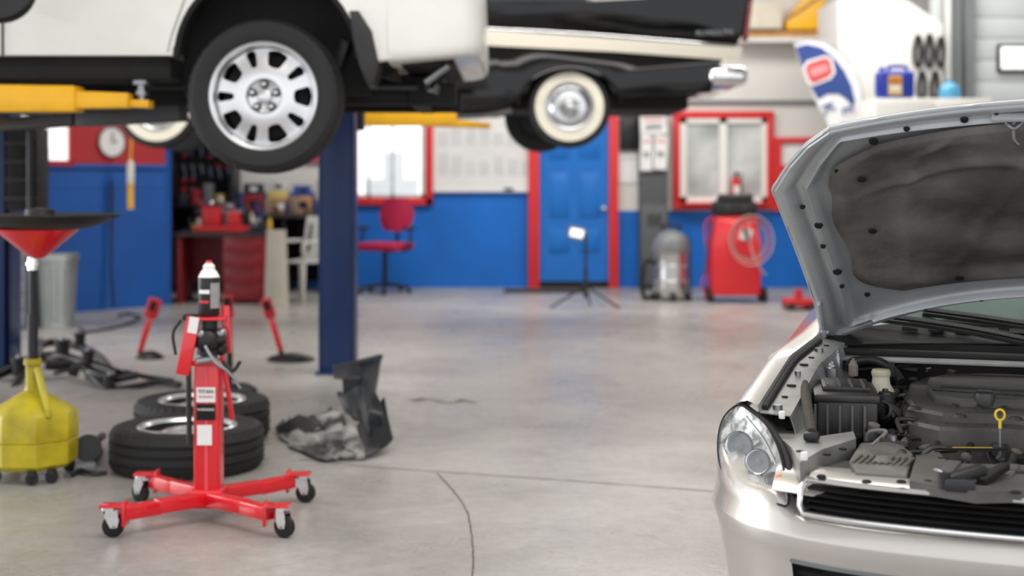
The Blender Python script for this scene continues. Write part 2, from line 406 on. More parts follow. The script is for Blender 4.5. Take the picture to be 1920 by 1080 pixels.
def alloy_wheel(parent,M,R,w,rim,space,style="slots",nuts=True):
    mb=MB(); tyre(mb,R,w,rim,M); fin(mb,"tyre",parent,space=space)
    mb=MB(); h=w/2
    mb.lathe([(rim+.012,h*.90),(rim+.004,h*.97),(rim-.012,h*.93),(rim-.02,h*.80)],None,None,alloy,72,M=M)
    if style=="truck":
        rimface(mb,10,rim*.34,rim-.012,rim*.73,rim*.165,.225,M,alloy,z=h*.70,dish=.025,alt=.50,sq=7)
        mb.lathe([(0,h*.66),(rim*.10,h*.66),(rim*.13,h*.62),(rim*.15,h*.52),(rim*.30,h*.60),(rim*.345,h*.78),(rim*.345,h*.4)],None,None,alloy,48,M=M)
    else:
        rimface(mb,6,rim*.30,rim-.014,rim*.69,rim*.22,.30,M,alloy,z=h*.62,dish=.03)
        mb.lathe([(0,h*.72),(rim*.16,h*.72),(rim*.18,h*.66),(rim*.20,h*.55),(rim*.31,h*.70),(rim*.31,h*.4)],None,None,alloy,40,M=M)
    fin(mb,"rim",parent,space=space)
    mb=MB(); mb.lathe([(rim-.015,h*.8),(rim-.02,-h*.85),(0,-h*.85)],None,None,darksteel,48,M=M)
    mb.lathe([(0,h*.15),(rim*.8,h*.15),(rim*.8,-.0)],None,None,dark,40,M=M); fin(mb,"wheel_barrel",parent,space=space)
    if nuts:
        for k in range(5):
            a=math.radians(90+72*k); p=Vector((rim*.235*math.cos(a),rim*.235*math.sin(a),h*.55)); mb=MB()
            mb.lathe([(0,.036),(.010,.034),(.012,.01),(.022,.008),(.022,-.005)],None,None,[chrome,chrome,darksteel,darksteel],12,M=M@Matrix.Translation(p)); fin(mb,"lug_nut",parent,space=space)

# ================= WHITE TRUCK =================
tr=thing("pickup_truck","white pickup truck raised on a yellow-armed lift","truck",(-2.6,8.1,1.3))
cx,cz,ar=-1.228,1.884,.465
arc=[(cx+ar*math.cos(math.radians(a)),cz+ar*math.sin(math.radians(a))) for a in range(178,1,-6)]
poly=[(-6.2,1.9),(-1.70,1.9)]+arc+[(-.757,1.87),(-.70,1.862),(-.36,1.91),(-.30,2.2),(-.30,2.75),(-2.3,2.75),(-2.45,3.4),(-4.3,3.45),(-4.95,2.85),(-6.2,2.75)]
mb=MB(); mb.prism(poly,0,.06,white_paint,M=Mxz(7.11),bev=.02,seg=3); mb.prism(poly,0,.06,white_paint,M=Mxz(8.99),bev=.02,seg=3)
mb.bx(-6.2,-.3,7.15,9.0,2.35,2.74,white_paint,.03)
fin(mb,"body",tr)
mb=MB()
pl=[(-.62,7.104),(-.34,7.104),(-.25,7.113),(-.19,7.145),(-.157,7.20),(-.147,7.28),(-.147,8.84),(-.157,8.90),(-.19,8.96),(-.25,8.995),(-.34,9.01),(-.62,9.01)]
b=bmesh.new(); lv=[]
for (z,ins) in ((1.862,.05),(1.866,.025),(1.882,.008),(1.92,0),(2.05,-.0),(2.30,.01),(2.5,.02)):
    row=[]
    for (x,y) in pl:
        sx=-ins if x>-.6 else 0; sy=ins if y<8 else -ins
        zz=z+(.045*((x+.7)/.55)**1.3 if z<1.95 else 0)
        row.append(b.verts.new((x+sx,y+sy,zz)))
    lv.append(row)
for i in range(len(lv)-1):
    for j in range(len(pl)-1): b.faces.new([lv[i][j],lv[i][j+1],lv[i+1][j+1],lv[i+1][j]])
b.faces.new(lv[0]); b.faces.new(lv[-1]); mb.bm(b,white_paint)
fin(mb,"rear_bumper",tr,sharp=60)
mb=MB(); mb.box((-2.545,7.108,2.3),(.010,.010,.8),dark); fin(mb,"door_gap",tr)
mb=MB(); mb.tube([(-1.72,7.108,1.915),(-1.70,7.108,2.0),(-1.665,7.108,2.1),(-1.62,7.108,2.22)],.0035,grey_mid,6); fin(mb,"panel_seam",tr)
mb=MB(); mb.bx(-6,-1.72,7.17,9.0,1.785,1.9,under,.01); mb.bx(-.75,-.30,7.3,8.9,1.87,1.9,under)
mb.bx(-6,-.3,7.62,7.72,1.68,1.80,under,.01); mb.bx(-6,-.3,8.45,8.55,1.68,1.80,under,.01)
for x in (-4.8,-3.4,-2.2,-.55): mb.bx(x,x+.08,7.6,8.6,1.68,1.76,under)
mb.cyl((-5,8.2,1.68),(-1.6,8.1,1.72),.035,darksteel); mb.tube([(-5,7.9,1.75),(-2,7.9,1.70),(-1.6,7.85,1.95),(-1.0,7.85,1.93),(-.7,7.8,1.8),(-.4,7.6,1.76)],.03,steel,10)
mb.cyl((-1.24,7.25,1.70),(-1.24,8.95,1.70),.05,under); mb.ball((-1.24,8.15,1.70),(.17,.14,.17),under)
mb.bx(-2.0,-.5,7.55,7.62,1.755,1.775,darksteel); mb.beam((-.95,7.5,1.78),(-.62,7.5,1.90),.06,.12,under); mb.beam((-1.05,7.45,1.5),(-.86,7.4,2.0),.05,.05,darksteel)
mb.bx(-.62,-.38,7.9,8.2,1.72,1.86,darksteel,.01); mb.cyl((-.45,7.35,1.78),(-.33,7.35,1.87),.02,steel)
mb.cyl((-1.24,8.85,1.7),(-1.24,8.97,1.7),.17,darksteel)
fin(mb,"chassis",tr)
mb=MB(); mb.bx(-1.72,-.74,7.45,7.5,1.72,2.36,under)
arc2=[(cx+(ar+.01)*math.cos(math.radians(a)),cz+(ar+.01)*math.sin(math.radians(a))) for a in range(0,181,8)]
b=bmesh.new(); r0=[b.verts.new((x,7.13,z)) for x,z in arc2]; r1=[b.verts.new((x,7.5,z)) for x,z in arc2]
for i in range(len(arc2)-1): b.faces.new([r0[i],r0[i+1],r1[i+1],r1[i]])
mb.bm(b,under)
arc3=[(cx+(ar+.004)*math.cos(math.radians(a)),cz+(ar+.004)*math.sin(math.radians(a))) for a in range(0,181,6)]; arc4=[(cx+(ar-.025)*math.cos(math.radians(a)),cz+(ar-.025)*math.sin(math.radians(a))) for a in range(180,-1,-6)]
mb.prism(arc3+arc4,0,.04,under,M=Mxz(7.115),bev=.004)
fin(mb,"wheel_arch_liner",tr)
mb=MB(); mb.prism([(-.81,2.12),(-.765,2.12),(-.70,2.02),(-.665,1.86),(-.69,1.75),(-.72,1.745),(-.76,1.85),(-.79,1.98)],0,.26,black_plastic,M=Mxz(7.08),bev=.006); fin(mb,"mud_flap",tr,label="black moulded mud flap")
Mw=Matrix.Translation((-1.243,7.10+.125,1.696))@Matrix.Rotation(math.radians(90),4,'X')
alloy_wheel(sub("wheel",tr),Mw,.388,.26,.265,'W',style="truck")

# ================= CLASSIC CAR =================
cc=thing("vintage_car","black vintage finned car with cream stripe and whitewall tyres on lift","car",(-1,12.35,1.54))
def CX(px): return (px-960)/234.
def CZ(py): return H+(340-py)/234.
Y0=11.4;Y1=13.25
wx=CX(1068); wz=CZ(200); fx=CX(292)
def arcp(c,z,rx,rz,a0,a1,n=16): return [(c+rx*math.cos(math.radians(a0+(a1-a0)*i/n)),z+rz*math.sin(math.radians(a0+(a1-a0)*i/n))) for i in range(n+1)]
low=[(1.62,2.2),(1.60,1.98),(wx+.46,1.945)]+arcp(wx,wz,.41,.305,14,166)+[(wx-.46,1.90),(wx-.6,1.86),(fx+.5,1.86),(fx+.42,1.92)]+arcp(fx,wz,.41,.33,14,166)+[(fx-.45,1.95),(fx-.85,2.0),(fx-.95,2.2),(fx-.95,2.56),(CX(905),CZ(50)),(1.80,CZ(84))]
mb=MB(); mb.prism(low,0,.06,black_paint,M=Mxz(Y0-.03),bev=.02,seg=3); mb.prism(low,0,.06,black_paint,M=Mxz(Y1-.06),bev=.02,seg=3)
up_=[(fx-.95,2.5),(CX(905),CZ(52)),(1.80,CZ(84)),(1.86,CZ(60)),(1.93,2.86),(1.0,2.73),(.2,2.69),(-2.4,2.78),(fx-.9,2.74)]
mb.prism(up_,-.03,.14,black_paint,M=Mxz(Y0),bev=.03,seg=3); mb.prism(up_,-.02,.14,black_paint,M=Mxz(Y1-.12),bev=.03,seg=3)
mb.bx(fx-.9,1.7,Y0+.1,Y1-.1,2.2,2.66,black_paint,.04)
fin(mb,"body",cc)
mb=MB(); mb.tube([(p[0],Y0-.03,p[1]) for p in arcp(wx,wz,.415,.31,3,177)],.012,black_paint,8,sub=1); fin(mb,"arch_lip",cc)
mb=MB(); mb.prism([(-2.1,2.70),(-1.6,3.15),(0,3.18),(.75,2.70)],0,1.5,mat("tinted_glass",(30,36,38),.05),M=Mxz(Y0+.2),bev=.05); mb.bx(-1.65,.05,Y0+.2,Y1-.2,3.12,3.2,white_paint,.04); fin(mb,"roof",cc)
cream=mat("cream_stripe",(218,211,196),.3,coat=.4,var=.02)
mb=MB(); mb.prism([(fx-.9,2.56),(CX(905),CZ(57)),(1.84,CZ(90)),(1.82,CZ(115)),(CX(1150),CZ(98)),(CX(905),CZ(86)),(fx-.9,2.44)],0,.02,cream,M=Mxz(Y0-.052),bev=.005); fin(mb,"side_stripe",cc,label="cream white painted side stripe")
mb=MB(); y=Y0-.055
mb.tube([(fx-.9,y,2.565),(CX(905),y,CZ(54)),(1.84,y,CZ(87))],.004,chrome,8); fin(mb,"chrome_trim",cc)
mb=MB(); mb.text("PLYMOUTH",.056,steel,TR((CX(1338),Y0-.055,CZ(63)),(90,-2,0)),.004); fin(mb,"badge",cc,label="chrome badge lettering")
tl=mat("tail_red",(120,12,20),.2,coat=.5)
for yy in (Y0-.02,Y1-.08):
    mb=MB(); mb.prism([(1.85,2.40),(1.89,2.40),(1.945,2.84),(1.91,2.84)],0,.1,tl,M=Mxz(yy),bev=.01); fin(mb,"tail_light",cc)
mb=MB(); mb.bx(CX(1328),CX(1402),Y0-.06,Y0+.14,CZ(160),CZ(124),chrome,.06,4); mb.bx(1.66,1.88,Y0+.05,Y1-.05,2.04,2.18,chrome,.06,4); mb.bx(CX(1328),CX(1402),Y1-.14,Y1+.06,CZ(160),CZ(124),chrome,.06,4); fin(mb,"rear_bumper",cc,label="rounded chrome rear bumper")
mb=MB(); mb.bx(fx-.6,1.45,Y0+.3,Y1-.3,1.86,2.1,under,.02); mb.bx(wx+.5,1.5,Y0+.12,Y1-.12,1.97,2.2,under); mb.bx(fx+.55,wx-.6,Y0+.05,Y1-.05,1.88,2.0,under)
for xx in (wx,fx):
    mb.cyl((xx,Y0+.1,wz),(xx-.2,Y1-.1,wz),.04,under); mb.bx(xx-.42,xx+.42,Y0+.33,Y1-.33,1.86,2.28,under)
mb.tube([(-2.5,Y0+.45,1.84),(-1,Y0+.4,1.82),(-.3,Y0+.35,1.82),(.0,Y0+.3,1.87)],.035,steel,10); mb.ball((wx-.1,12.3,wz),(.16,.14,.15),under)
fin(mb,"chassis",cc)
for (xx,yy,sg) in ((wx,Y0+.11,1),(fx,Y0+.11,1),(wx-.2,Y1-.11,-1),(fx-.2,Y1-.11,-1)):
    e=sub("wheel",cc)
    M=Matrix.Translation((xx,yy,wz))@Matrix.Rotation(math.radians(90*sg),4,'X')
    mb=MB(); tyre(mb,.33,.19,.19,M,white=(.200,.278)); fin(mb,"whitewall_tyre",e)
    mb=MB(); mb.lathe([(.19,.08),(.20,.09),(.192,.1),(.18,.098),(.165,.090),(.15,.102),(.13,.122),(.10,.125),(.06,.128),(.05,.135),(.0,.138)],None,None,mat("hubcap_chrome",(200,202,206),.22,.95,var=.05),48,M=M); fin(mb,"hubcap",e,label="polished chrome hubcap")
    mb=MB(); mb.lathe([(.195,.085),(.19,-.08),(0,-.08)],None,None,darksteel,32,M=M); fin(mb,"rim",e)

# ================= LIFTS =================
def lift(px0,px1,d,lbl):
    x0=(px0-960)*d/F; x1=(px1-960)*d/F; xc=(x0+x1)/2
    t=thing("vehicle_lift",lbl,"vehicle lift",(xc,d+.12,0),group="two post vehicle lift columns")
    mb=MB()
    mb.bx(x0,x1,d,d+.035,0,3.9,navy,.006); mb.bx(x0,x0+.03,d,d+.26,0,3.9,navy,.006); mb.bx(x1-.03,x1,d,d+.26,0,3.9,navy,.006); mb.bx(x0+.02,x1-.02,d+.16,d+.2,0,3.9,under)
    fin(mb,"post",t)
    mb=MB(); mb.bx(x0-.02,x1+.02,d-.04,d+.3,.0,.018,navy,.004)
    for a in (x0,x1-.0):
        mb.cyl((a,d-.02,.018),(a,d-.02,.035),.014,steel,seg=6)
    fin(mb,"base_plate",t); return t,xc
l1,xc1=lift(597,663,9.35,"navy blue lift column with yellow arm under the vintage car")
l2,xc2=lift(-62,15,9.45,"navy blue lift column with yellow arm under the white truck")
mb=MB(); mb.bx(xc1-.14,xc1+.14,9.62,9.85,1.62,2.2,under,.01); fin(mb,"carriage",l1,label="black lift carriage")
a0=W(660,220,9.9); a1=W(845,224,10.7); a2=W(912,236,11.3)
mb=MB(); mb.beam(a0,a1,.15,.12,yellow,.008,w1=.13,h1=.095); mb.beam(W(800,228,10.5),a2,.10,.07,yellow,.006,w1=.08,h1=.04); fin(mb,"lift_arm",l1,label="yellow telescopic lift arm")
mb=MB(); q=W(845,215,11.2); mb.cyl(q-Vector((0,0,.02)),q+Vector((0,0,.06)),.05,black_rubber); fin(mb,"lift_pad",l1)
mb=MB(); p=W(45,300,9.35)
mb.bx(p.x-.10,p.x+.10,9.3,9.55,H+(340-395)*9.35/F,1.62,under,.01)
for k in range(4): mb.bx(p.x-.11,p.x+.11,9.28,9.3,1.15+.12*k,1.17+.12*k,black_plastic)
mb.cyl((p.x+.07,9.26,1.05),(p.x+.07,9.26,1.6),.02,darksteel); mb.bx(p.x-.16,p.x+.05,9.5,9.7,1.3,1.5,under)
fin(mb,"carriage",l2,label="black lift carriage")
mb=MB(); mb.beam(W(-70,186,7.25),W(150,186,7.2),.15,.150,yellow,.012,w1=.15,h1=.13); mb.beam(W(100,187,7.2),W(245,189,7.2),.11,.095,yellow,.008,h1=.075); mb.beam(W(235,194,7.25),W(284,196,7.25),.12,.04,yellow,.006); mb.beam(W(-70,186,7.25),Vector((xc2-.1,9.4,1.69)),.15,.14,yellow,.01)
mb.beam(W(-70,212,7.12),W(100,214,7.12),.02,.012,darksteel,.002)
fin(mb,"lift_arm",l2,label="yellow telescopic lift arm")
mb=MB(); q=W(266,190,7.25); mb.cyl(q,q+Vector((0,0,.09)),.022,steel); mb.cyl(q+Vector((0,0,.085)),q+Vector((0,0,.105)),.05,steel); mb.cyl(q+Vector((0,0,.03)),q+Vector((0,0,.05)),.035,steel); fin(mb,"lift_pad",l2,label="grey steel screw pad")
ag=mat("arm_grey",(64,66,70),.5)
mb=MB(); mb.beam(W(150,222,7.8),W(345,212,7.7),.13,.09,ag,.008); mb.beam(W(155,221,7.8),Vector((xc2+.1,9.4,1.64)),.12,.08,under,.008); fin(mb,"lift_arm",l2,label="dark grey lift arm")
# ================= RED TRANSMISSION JACK =================
JO=Vector((-1.14,5.35,0)); jk=thing("transmission_jack","bright red wheeled transmission jack with four caster legs","jack",JO)
cor=[(-.285,-.27),(.305,-.27),(-.31,.28),(.30,.28)]
mb=MB()
for i,(x,y) in enumerate(cor):
    e=Vector((x,y,.085)); side=Vector((math.copysign(1,x),0,0)); kn=Vector((x*.55,y*.62,.085))
    mb.beam(Vector((0,y*.12,.085)),kn,.05,.05,red,.005); mb.beam(kn-(kn.normalized()*.01),e-side*.03,.05,.05,red,.005)
    mb.box(e-side*.045,(.012,.07,.085),red,bev=.003)
    mb.box(e+Vector((0,0,.028)),(.085,.07,.008),red,bev=.002)
mb.box((0,0,.085),(.12,.12,.07),red,bev=.008)
fin(mb,"base",jk,space='L')
for i,(x,y) in enumerate(cor):
    ce=sub("caster",jk)
    an_=[20,-25,150,-10][i]; M=TR((x+(.012 if x>0 else -.012),y,0),(0,0,an_))
    mb=MB(); mb.lathe([(0,-.014),(.03,-.014),(.039,-.009),(.039,.009),(.03,.014),(0,.014)],None,None,black_rubber,28,M=M@TR((.012,0,.039),(90,0,0))); fin(mb,"caster_wheel",ce,space='L')
    mb=MB(); fk=[(-.012,.105),(-.022,.08),(-.0,.035),(.024,.035),(.03,.06),(.02,.105)]
    mb.prism(fk,.018,.021,chrome,M=M@TR((0,0,0),(90,0,0))); mb.prism(fk,-.021,-.018,chrome,M=M@TR((0,0,0),(90,0,0)))
    mb.lathe([(0,.098),(.03,.098),(.03,.108),(.022,.114),(0,.114)],None,None,chrome,20,M=M); mb.lathe([(0,-.025),(.006,-.025),(.006,.025),(0,.025)],None,None,steel,10,M=M@TR((.012,0,.039),(90,0,0)))
    fin(mb,"caster_fork",ce,space='L',label="chrome caster fork")
mb=MB(); mb.box((.0,0,.33),(.098,.09,.52),red,bev=.01,seg=3); mb.box((0,-.047,.33),(.012,.004,.5),mat("red_light",(235,80,84),.4)); mb.box((0,0,.59),(.108,.10,.02),red,bev=.004)
fin(mb,"column",jk,space='L')
mb=MB(); mb.box((0,-.053,.475),(.07,.003,.055),paper); mb.text("TITAN",.02,dark,TR((0,-.056,.487),(90,0,0))); mb.text("TRANS JACK",.010,red,TR((0,-.056,.468),(90,0,0))); fin(mb,"brand_sticker",jk,space='L',label="white brand sticker")
mb=MB(); mb.box((0,-.053,.41),(.07,.003,.06),dark); mb.text("WARNING",.013,paper,TR((0,-.056,.42),(90,0,0))); fin(mb,"warning_sticker",jk,space='L',label="black warning sticker")
mb=MB(); mb.box((-.005,-.053,.325),(.055,.003,.075),paper); fin(mb,"info_sticker",jk,space='L',label="white information sticker")
mb=MB(); mb.cyl((0,0,.59),(0,0,.75),.032,darksteel); mb.cyl((0,0,.62),(0,0,.64),.045,black_plastic); mb.ball((-.0,-.03,.675),(.045,.035,.045),black_plastic); mb.cyl((-.06,-.03,.66),(.07,-.03,.68),.016,black_plastic)
mb.tube([(.02,-.04,.62),(.06,-.05,.58),(.10,-.05,.54)],.006,steel); mb.tube([(-.10,-.02,.75),(-.13,-.02,.70),(-.12,-.02,.62)],.006,black_plastic); mb.ball((.05,-.02,.70),.022,steel); mb.ball((.045,.0,.64),.026,black_plastic)
mb.ball((-.02,-.045,.70),.018,steel); mb.cyl((-.03,-.06,.60),(.03,-.06,.61),.014,steel); mb.tube([(.0,-.07,.66),(.04,-.08,.60),(.09,-.07,.56),(.13,-.06,.50)],.006,steel)
fin(mb,"pump_head",jk,space='L')
mb=MB(); mb.beam((-.045,-.05,.765),(-.085,-.06,.55),.05,.018,red,.004); mb.box((-.045,-.062,.735),(.035,.004,.06),paper,rot=(0,10,0)); mb.beam((.055,.03,.80),(.065,.03,.62),.03,.02,red,.004); mb.beam((.05,.0,.62),(.085,.02,.37),.018,.012,red,.003); mb.beam((-.08,-.06,.57),(-.06,-.04,.73),.012,.012,black_plastic,.002)
mb.box((0,0,.757),(.13,.12,.012),red,bev=.003); mb.box((-.07,0,.76),(.05,.05,.02),black_plastic,bev=.003)
fin(mb,"saddle_bracket",jk,space='L')
mb=MB(); mb.cyl((-.066,-.05,.60),(-.062,-.05,.29),.010,black_plastic); fin(mb,"pump_handle",jk,space='L')
mb=MB(); mb.tube([(.06,-.04,.60),(.10,-.06,.565),(.13,-.06,.60)],.007,darksteel); fin(mb,"release_lever",jk,space='L')
bt=thing("spray_bottle","black fluid bottle with white cone top and red cap","bottle",JO+Vector((.0,0,.7645)))
mb=MB()
mb.lathe([(0,0),(.036,0),(.040,.006),(.040,.145),(.038,.15),(.030,.165),(.018,.18),(.014,.183)],None,None,[black_plastic]*3+[paper]*4,32,M=Matrix())
lb_=mat("bottle_label",(150,150,150),.5,var=.1,vs=40)
def arcpatch(z0,z1,a0,a1,m,r=.0406):
    vs=[];fs=[];n=10
    for i in range(n+1):
        a=math.radians(a0+(a1-a0)*i/n); vs+=[(r*math.cos(a),r*math.sin(a),z0),(r*math.cos(a),r*math.sin(a),z1)]
    for i in range(n): fs.append([2*i,2*i+2,2*i+3,2*i+1])
    mb.add(vs,fs,m)
arcpatch(.03,.125,-70,0,lb_); arcpatch(.085,.10,-140,-75,paper); arcpatch(.05,.06,-130,-80,red)
fin(mb,"bottle_body",bt,space='L')
mb=MB(); mb.lathe([(.022,.176),(.022,.188),(.012,.198),(.010,.207),(0,.209)],None,None,[paper,paper,red,red],20,M=Matrix()); fin(mb,"cap",bt,space='L',label="white nozzle with red tip")

# ================= OIL DRAIN =================
OX=Vector((-2.055,6.1,0)); od=thing("oil_drain_tank","yellow oil drain tank on casters with red funnel on pole","oil drain",OX)
mb=MB(); mb.lathe([(0,.055),(.165,.055),(.185,.075),(.188,.16),(.188,.165),(.183,.17),(.188,.175),(.188,.27),(.175,.295),(.09,.345),(.035,.375),(.03,.40),(.03,.48),(.038,.485),(.038,.50),(0,.50)],None,None,can_yellow,8,M=TR((0,0,0),(0,0,22.5))); mb.lathe([(.03,.37),(.03,.49),(.037,.49),(.037,.51),(0,.51)],None,None,can_yellow,20,M=Matrix())
mb.tube([(.03,-.03,.47),(.07,-.09,.40),(.10,-.12,.33),(.11,-.13,.28)],.014,can_yellow,10); fin(mb,"tank",od,space='L')
mb=MB(); mb.cyl((0,0,.5),(0,0,.70),.022,black_plastic); mb.cyl((0,0,.69),(0,0,.90),.016,black_plastic); fin(mb,"pole",od,space='L')
mb=MB(); mb.cyl((0,0,.89),(0,0,.945),.022,chrome); mb.cyl((0,0,.91),(0,0,.925),.028,chrome); fin(mb,"collar",od,space='L',label="chrome pole collar")
mb=MB(); mb.lathe([(.022,.94),(.04,.95),(.10,1.0),(.165,1.055),(.172,1.065),(.165,1.068),(.10,1.01),(.03,.955),(.0,.955)],None,None,red,40,M=TR((.02,0,0))); fin(mb,"funnel",od,space='L')
for (x,y) in ((-.12,-.12),(.12,-.12),(-.12,.12),(.12,.12),(.05,-.16)):
    mb=MB(); mb.lathe([(0,-.012),(.026,-.012),(.028,0),(.026,.012),(0,.012)],None,None,black_rubber,20,M=TR((x,y,.028),(90,0,30))); mb.box((x,y,.05),(.03,.035,.02),darksteel); fin(mb,"caster",od,space='L')
mb=MB(); mb.lathe([(0,1.07),(.18,1.07),(.26,1.10),(.285,1.125),(.28,1.13),(.20,1.09),(0,1.085)],None,None,black_plastic,48,M=Matrix()); mb.tube([(.27,0,1.12),(.31,.0,1.125),(.28,.05,1.125)],.008,black_plastic)
mb.lathe([(0,1.085),(.07,1.085),(.06,1.15),(0,1.16)],None,None,black_plastic,20,M=TR((-.03,0,0)))
fin(mb,"drain_pan",label="round black drain pan resting on the red funnel",cat="drain pan",M=TR(OX+Vector((.06,0,0))))

# ================= TYRES ON FLOOR =================
def floor_tyre(loc,R,w,lbl,tilt=0):
    t=thing("car_wheel",lbl,"wheel",loc,group="loose wheels lying on the floor")
    alloy_wheel(t,TR((0,0,w/2+.002),(0,0,tilt)),R,w,R*.62,'L',nuts=False)
floor_tyre((-1.445,6.33,0),.338,.19,"black tyre on alloy rim lying flat beside the red jack",10)
floor_tyre((-1.53,7.03,0),.33,.20,"black tyre on alloy rim lying flat behind another tyre",30)

# ================= PLASTIC LINER =================
dirt=mat("dusty_plastic",(66,66,66),.55,var=.3,vs=7,bump=.2,bs=25,col2=(160,160,157),lo=.42,hi=.6)
blk=mat("liner_black",(44,46,49),.4,var=.3,vs=5,bump=.15,bs=20)
fl=thing("fender_liner","broken black and grey plastic fender liner pieces on the floor","car part",G(640,850,0))
def patch(mb,rows_,m,thick=.006,sub_=4,jit=.012,keep=None):
    nu=len(rows_)-1; nv=len(rows_[0])-1; rnd={}
    def f(u,v):
        a=min(int(u*nu+1e-6),nu-1); b=min(int(v*nv+1e-6),nv-1); s=u*nu-a; t=v*nv-b
        p=(rows_[a][b]*(1-s)+rows_[a+1][b]*s)*(1-t)+(rows_[a][b+1]*(1-s)+rows_[a+1][b+1]*s)*t
        k=(round(u*nu*sub_),round(v*nv*sub_))
        if k not in rnd: rnd[k]=Vector([random.uniform(-1,1)*jit for _ in range(3)])
        p=p+rnd[k]; p.z=max(.010,p.z); return p
    mb.grid(f,nu*sub_,nv*sub_,m,thick,keep=keep)
mb=MB()
patch(mb,[[W(624,690,7.35),W(632,735,7.25),W(648,775,7.1)],[W(662,684,7.3),W(672,745,7.1),W(685,800,6.85)],[W(686,676,7.35),W(690,750,7.0),W(700,830,6.65)]],blk,.008,4,.005,keep=lambda u,v:not(u<.25 and .3<v<.5))
patch(mb,[[W(686,676,7.35),W(690,750,7.0),W(700,830,6.65)],[W(717,668,7.3),W(706,735,7.0),W(738,822,6.7)]],blk,.008,3,.004)
patch(mb,[[W(670,800,6.85),W(680,862,6.45)],[W(700,780,6.95),W(712,845,6.55)],[W(722,745,7.0),W(737,824,6.65)]],blk,.008,2,.004)
mb.beam(W(624,690,7.34),W(717,668,7.28),.02,.025,blk); mb.box(W(660,730,7.18),(.09,.03,.13),blk,rot=(10,0,-12),bev=.006); mb.box(W(704,790,6.78),(.07,.03,.10),blk,rot=(10,10,-32),bev=.006)
fin(mb,"upright_panel",fl,sharp=18)
mb=MB()
patch(mb,[[W(522,800,7.2),W(524,822,7.05),W(545,850,6.75),W(600,868,6.42)],[W(548,778,7.25),W(560,800,7.0),W(590,838,6.7),W(625,862,6.44)],[W(585,790,7.2),W(612,778,6.95),W(628,812,6.7),W(655,858,6.46)],[W(625,768,7.15),W(650,780,6.95),W(668,808,6.7),W(684,862,6.46)]],dirt,.006,3,.020,keep=lambda u,v:not((u-.45)**2+(v-.3)**2<.012))
fin(mb,"crumpled_sheet",fl,sharp=14)
mb=MB()
patch(mb,[[W(520,808,7.1),W(560,820,6.95)],[W(560,775,7.1),W(602,800,6.85)],[W(600,782,7.08),W(622,806,6.82)],[W(632,765,7.05),W(650,792,6.8)]],blk,.006,2,.014); fin(mb,"broken_strip",fl,sharp=14)
struct(strip([G(775,752,0),G(800,748,0),G(840,756,0),G(870,750,0),G(890,756,0)],.05,mat("oil_stain",(126,120,114),.5),.0012,.5),"trim_16")

# ================= SUBFRAME =================
sf=thing("axle_subframe","black steel axle subframe lying on the floor","car part",G(150,700,0))
fr=mat("frame_black",(22,22,24),.35,.2,var=.3)
mb=MB(); T=W
mb.tube([T(-10,705,9.0),T(25,690,9.1),T(70,672,9.3),T(110,668,9.3),T(150,678,9.1),T(190,690,8.95),T(222,702,8.85)],.034,fr,12)
mb.tube([T(60,655,9.9),T(95,642,10.0),T(140,648,9.9),T(180,665,9.6),T(205,692,9.2)],.028,fr,12)
mb.tube([T(150,682,9.0),T(175,708,8.8),T(205,732,8.7),T(255,724,8.72),T(300,716,8.75),T(338,722,8.7)],.020,fr,10)
mb.tube([T(200,715,8.8),T(230,698,8.9),T(270,706,8.85),T(325,714,8.8)],.016,fr,10)
mb.beam(T(60,672,9.2),T(20,738,8.75),.05,.05,fr,.01,w1=.03); mb.box(T(112,682,9.15),(.18,.12,.06),fr,rot=(10,5,20),bev=.01); mb.box(T(185,706,8.85),(.14,.10,.07),fr,rot=(0,15,-30),bev=.01); mb.beam(T(75,668,9.3),T(75,640,10.0),.04,.04,fr); mb.box(T(140,694,8.95),(.06,.05,.08),darksteel,rot=(0,20,10),bev=.01)
mb.box(T(235,708,8.8),(.16,.09,.04),fr,rot=(0,-10,10),bev=.01)
mb.beam(T(100,700,8.9),T(155,690,8.95),.03,.02,fr); mb.beam(T(205,733,8.7),T(185,745,8.6),.04,.03,fr)
fin(mb,"crossmember",sf)
for (px,py,d,r) in ((117,664,9.3,.045),(205,732,8.7,.035),(35,698,9.05,.04),(165,685,9.0,.035),(150,650,9.85,.035)):
    mb=MB(); p=T(px,py,d); mb.cyl(p-Vector((0,0,.02)),p+Vector((0,0,.08)),r,black_rubber); mb.cyl(p+Vector((0,0,.075)),p+Vector((0,0,.095)),r*1.2,fr); mb.cyl(p+Vector((0,0,.095)),p+Vector((0,0,.11)),r*.4,steel,seg=8); fin(mb,"bushing",sf)
mb=MB(); mb.tube([G(140,845,.03),G(175,830,.05),G(192,818,.05)],.02,fr,10); mb.cyl(G(165,840,0),G(165,840,.09),.06,fr); mb.beam(G(148,850,.02),G(190,850,.02),.07,.03,fr)
fin(mb,"control_arm",label="black steel control arm lying beside the yellow tank",cat="car part")
mb=MB(); mb.tube([G(135,890,.015),G(150,882,.02),G(175,888,.015),G(200,886,.015)],.010,darksteel,8); mb.box(G(160,876,.025),(.09,.07,.04),grey_mid,rot=(0,0,20),bev=.01)
fin(mb,"metal_bracket",label="small grey metal bracket with rod on the floor",cat="car part")
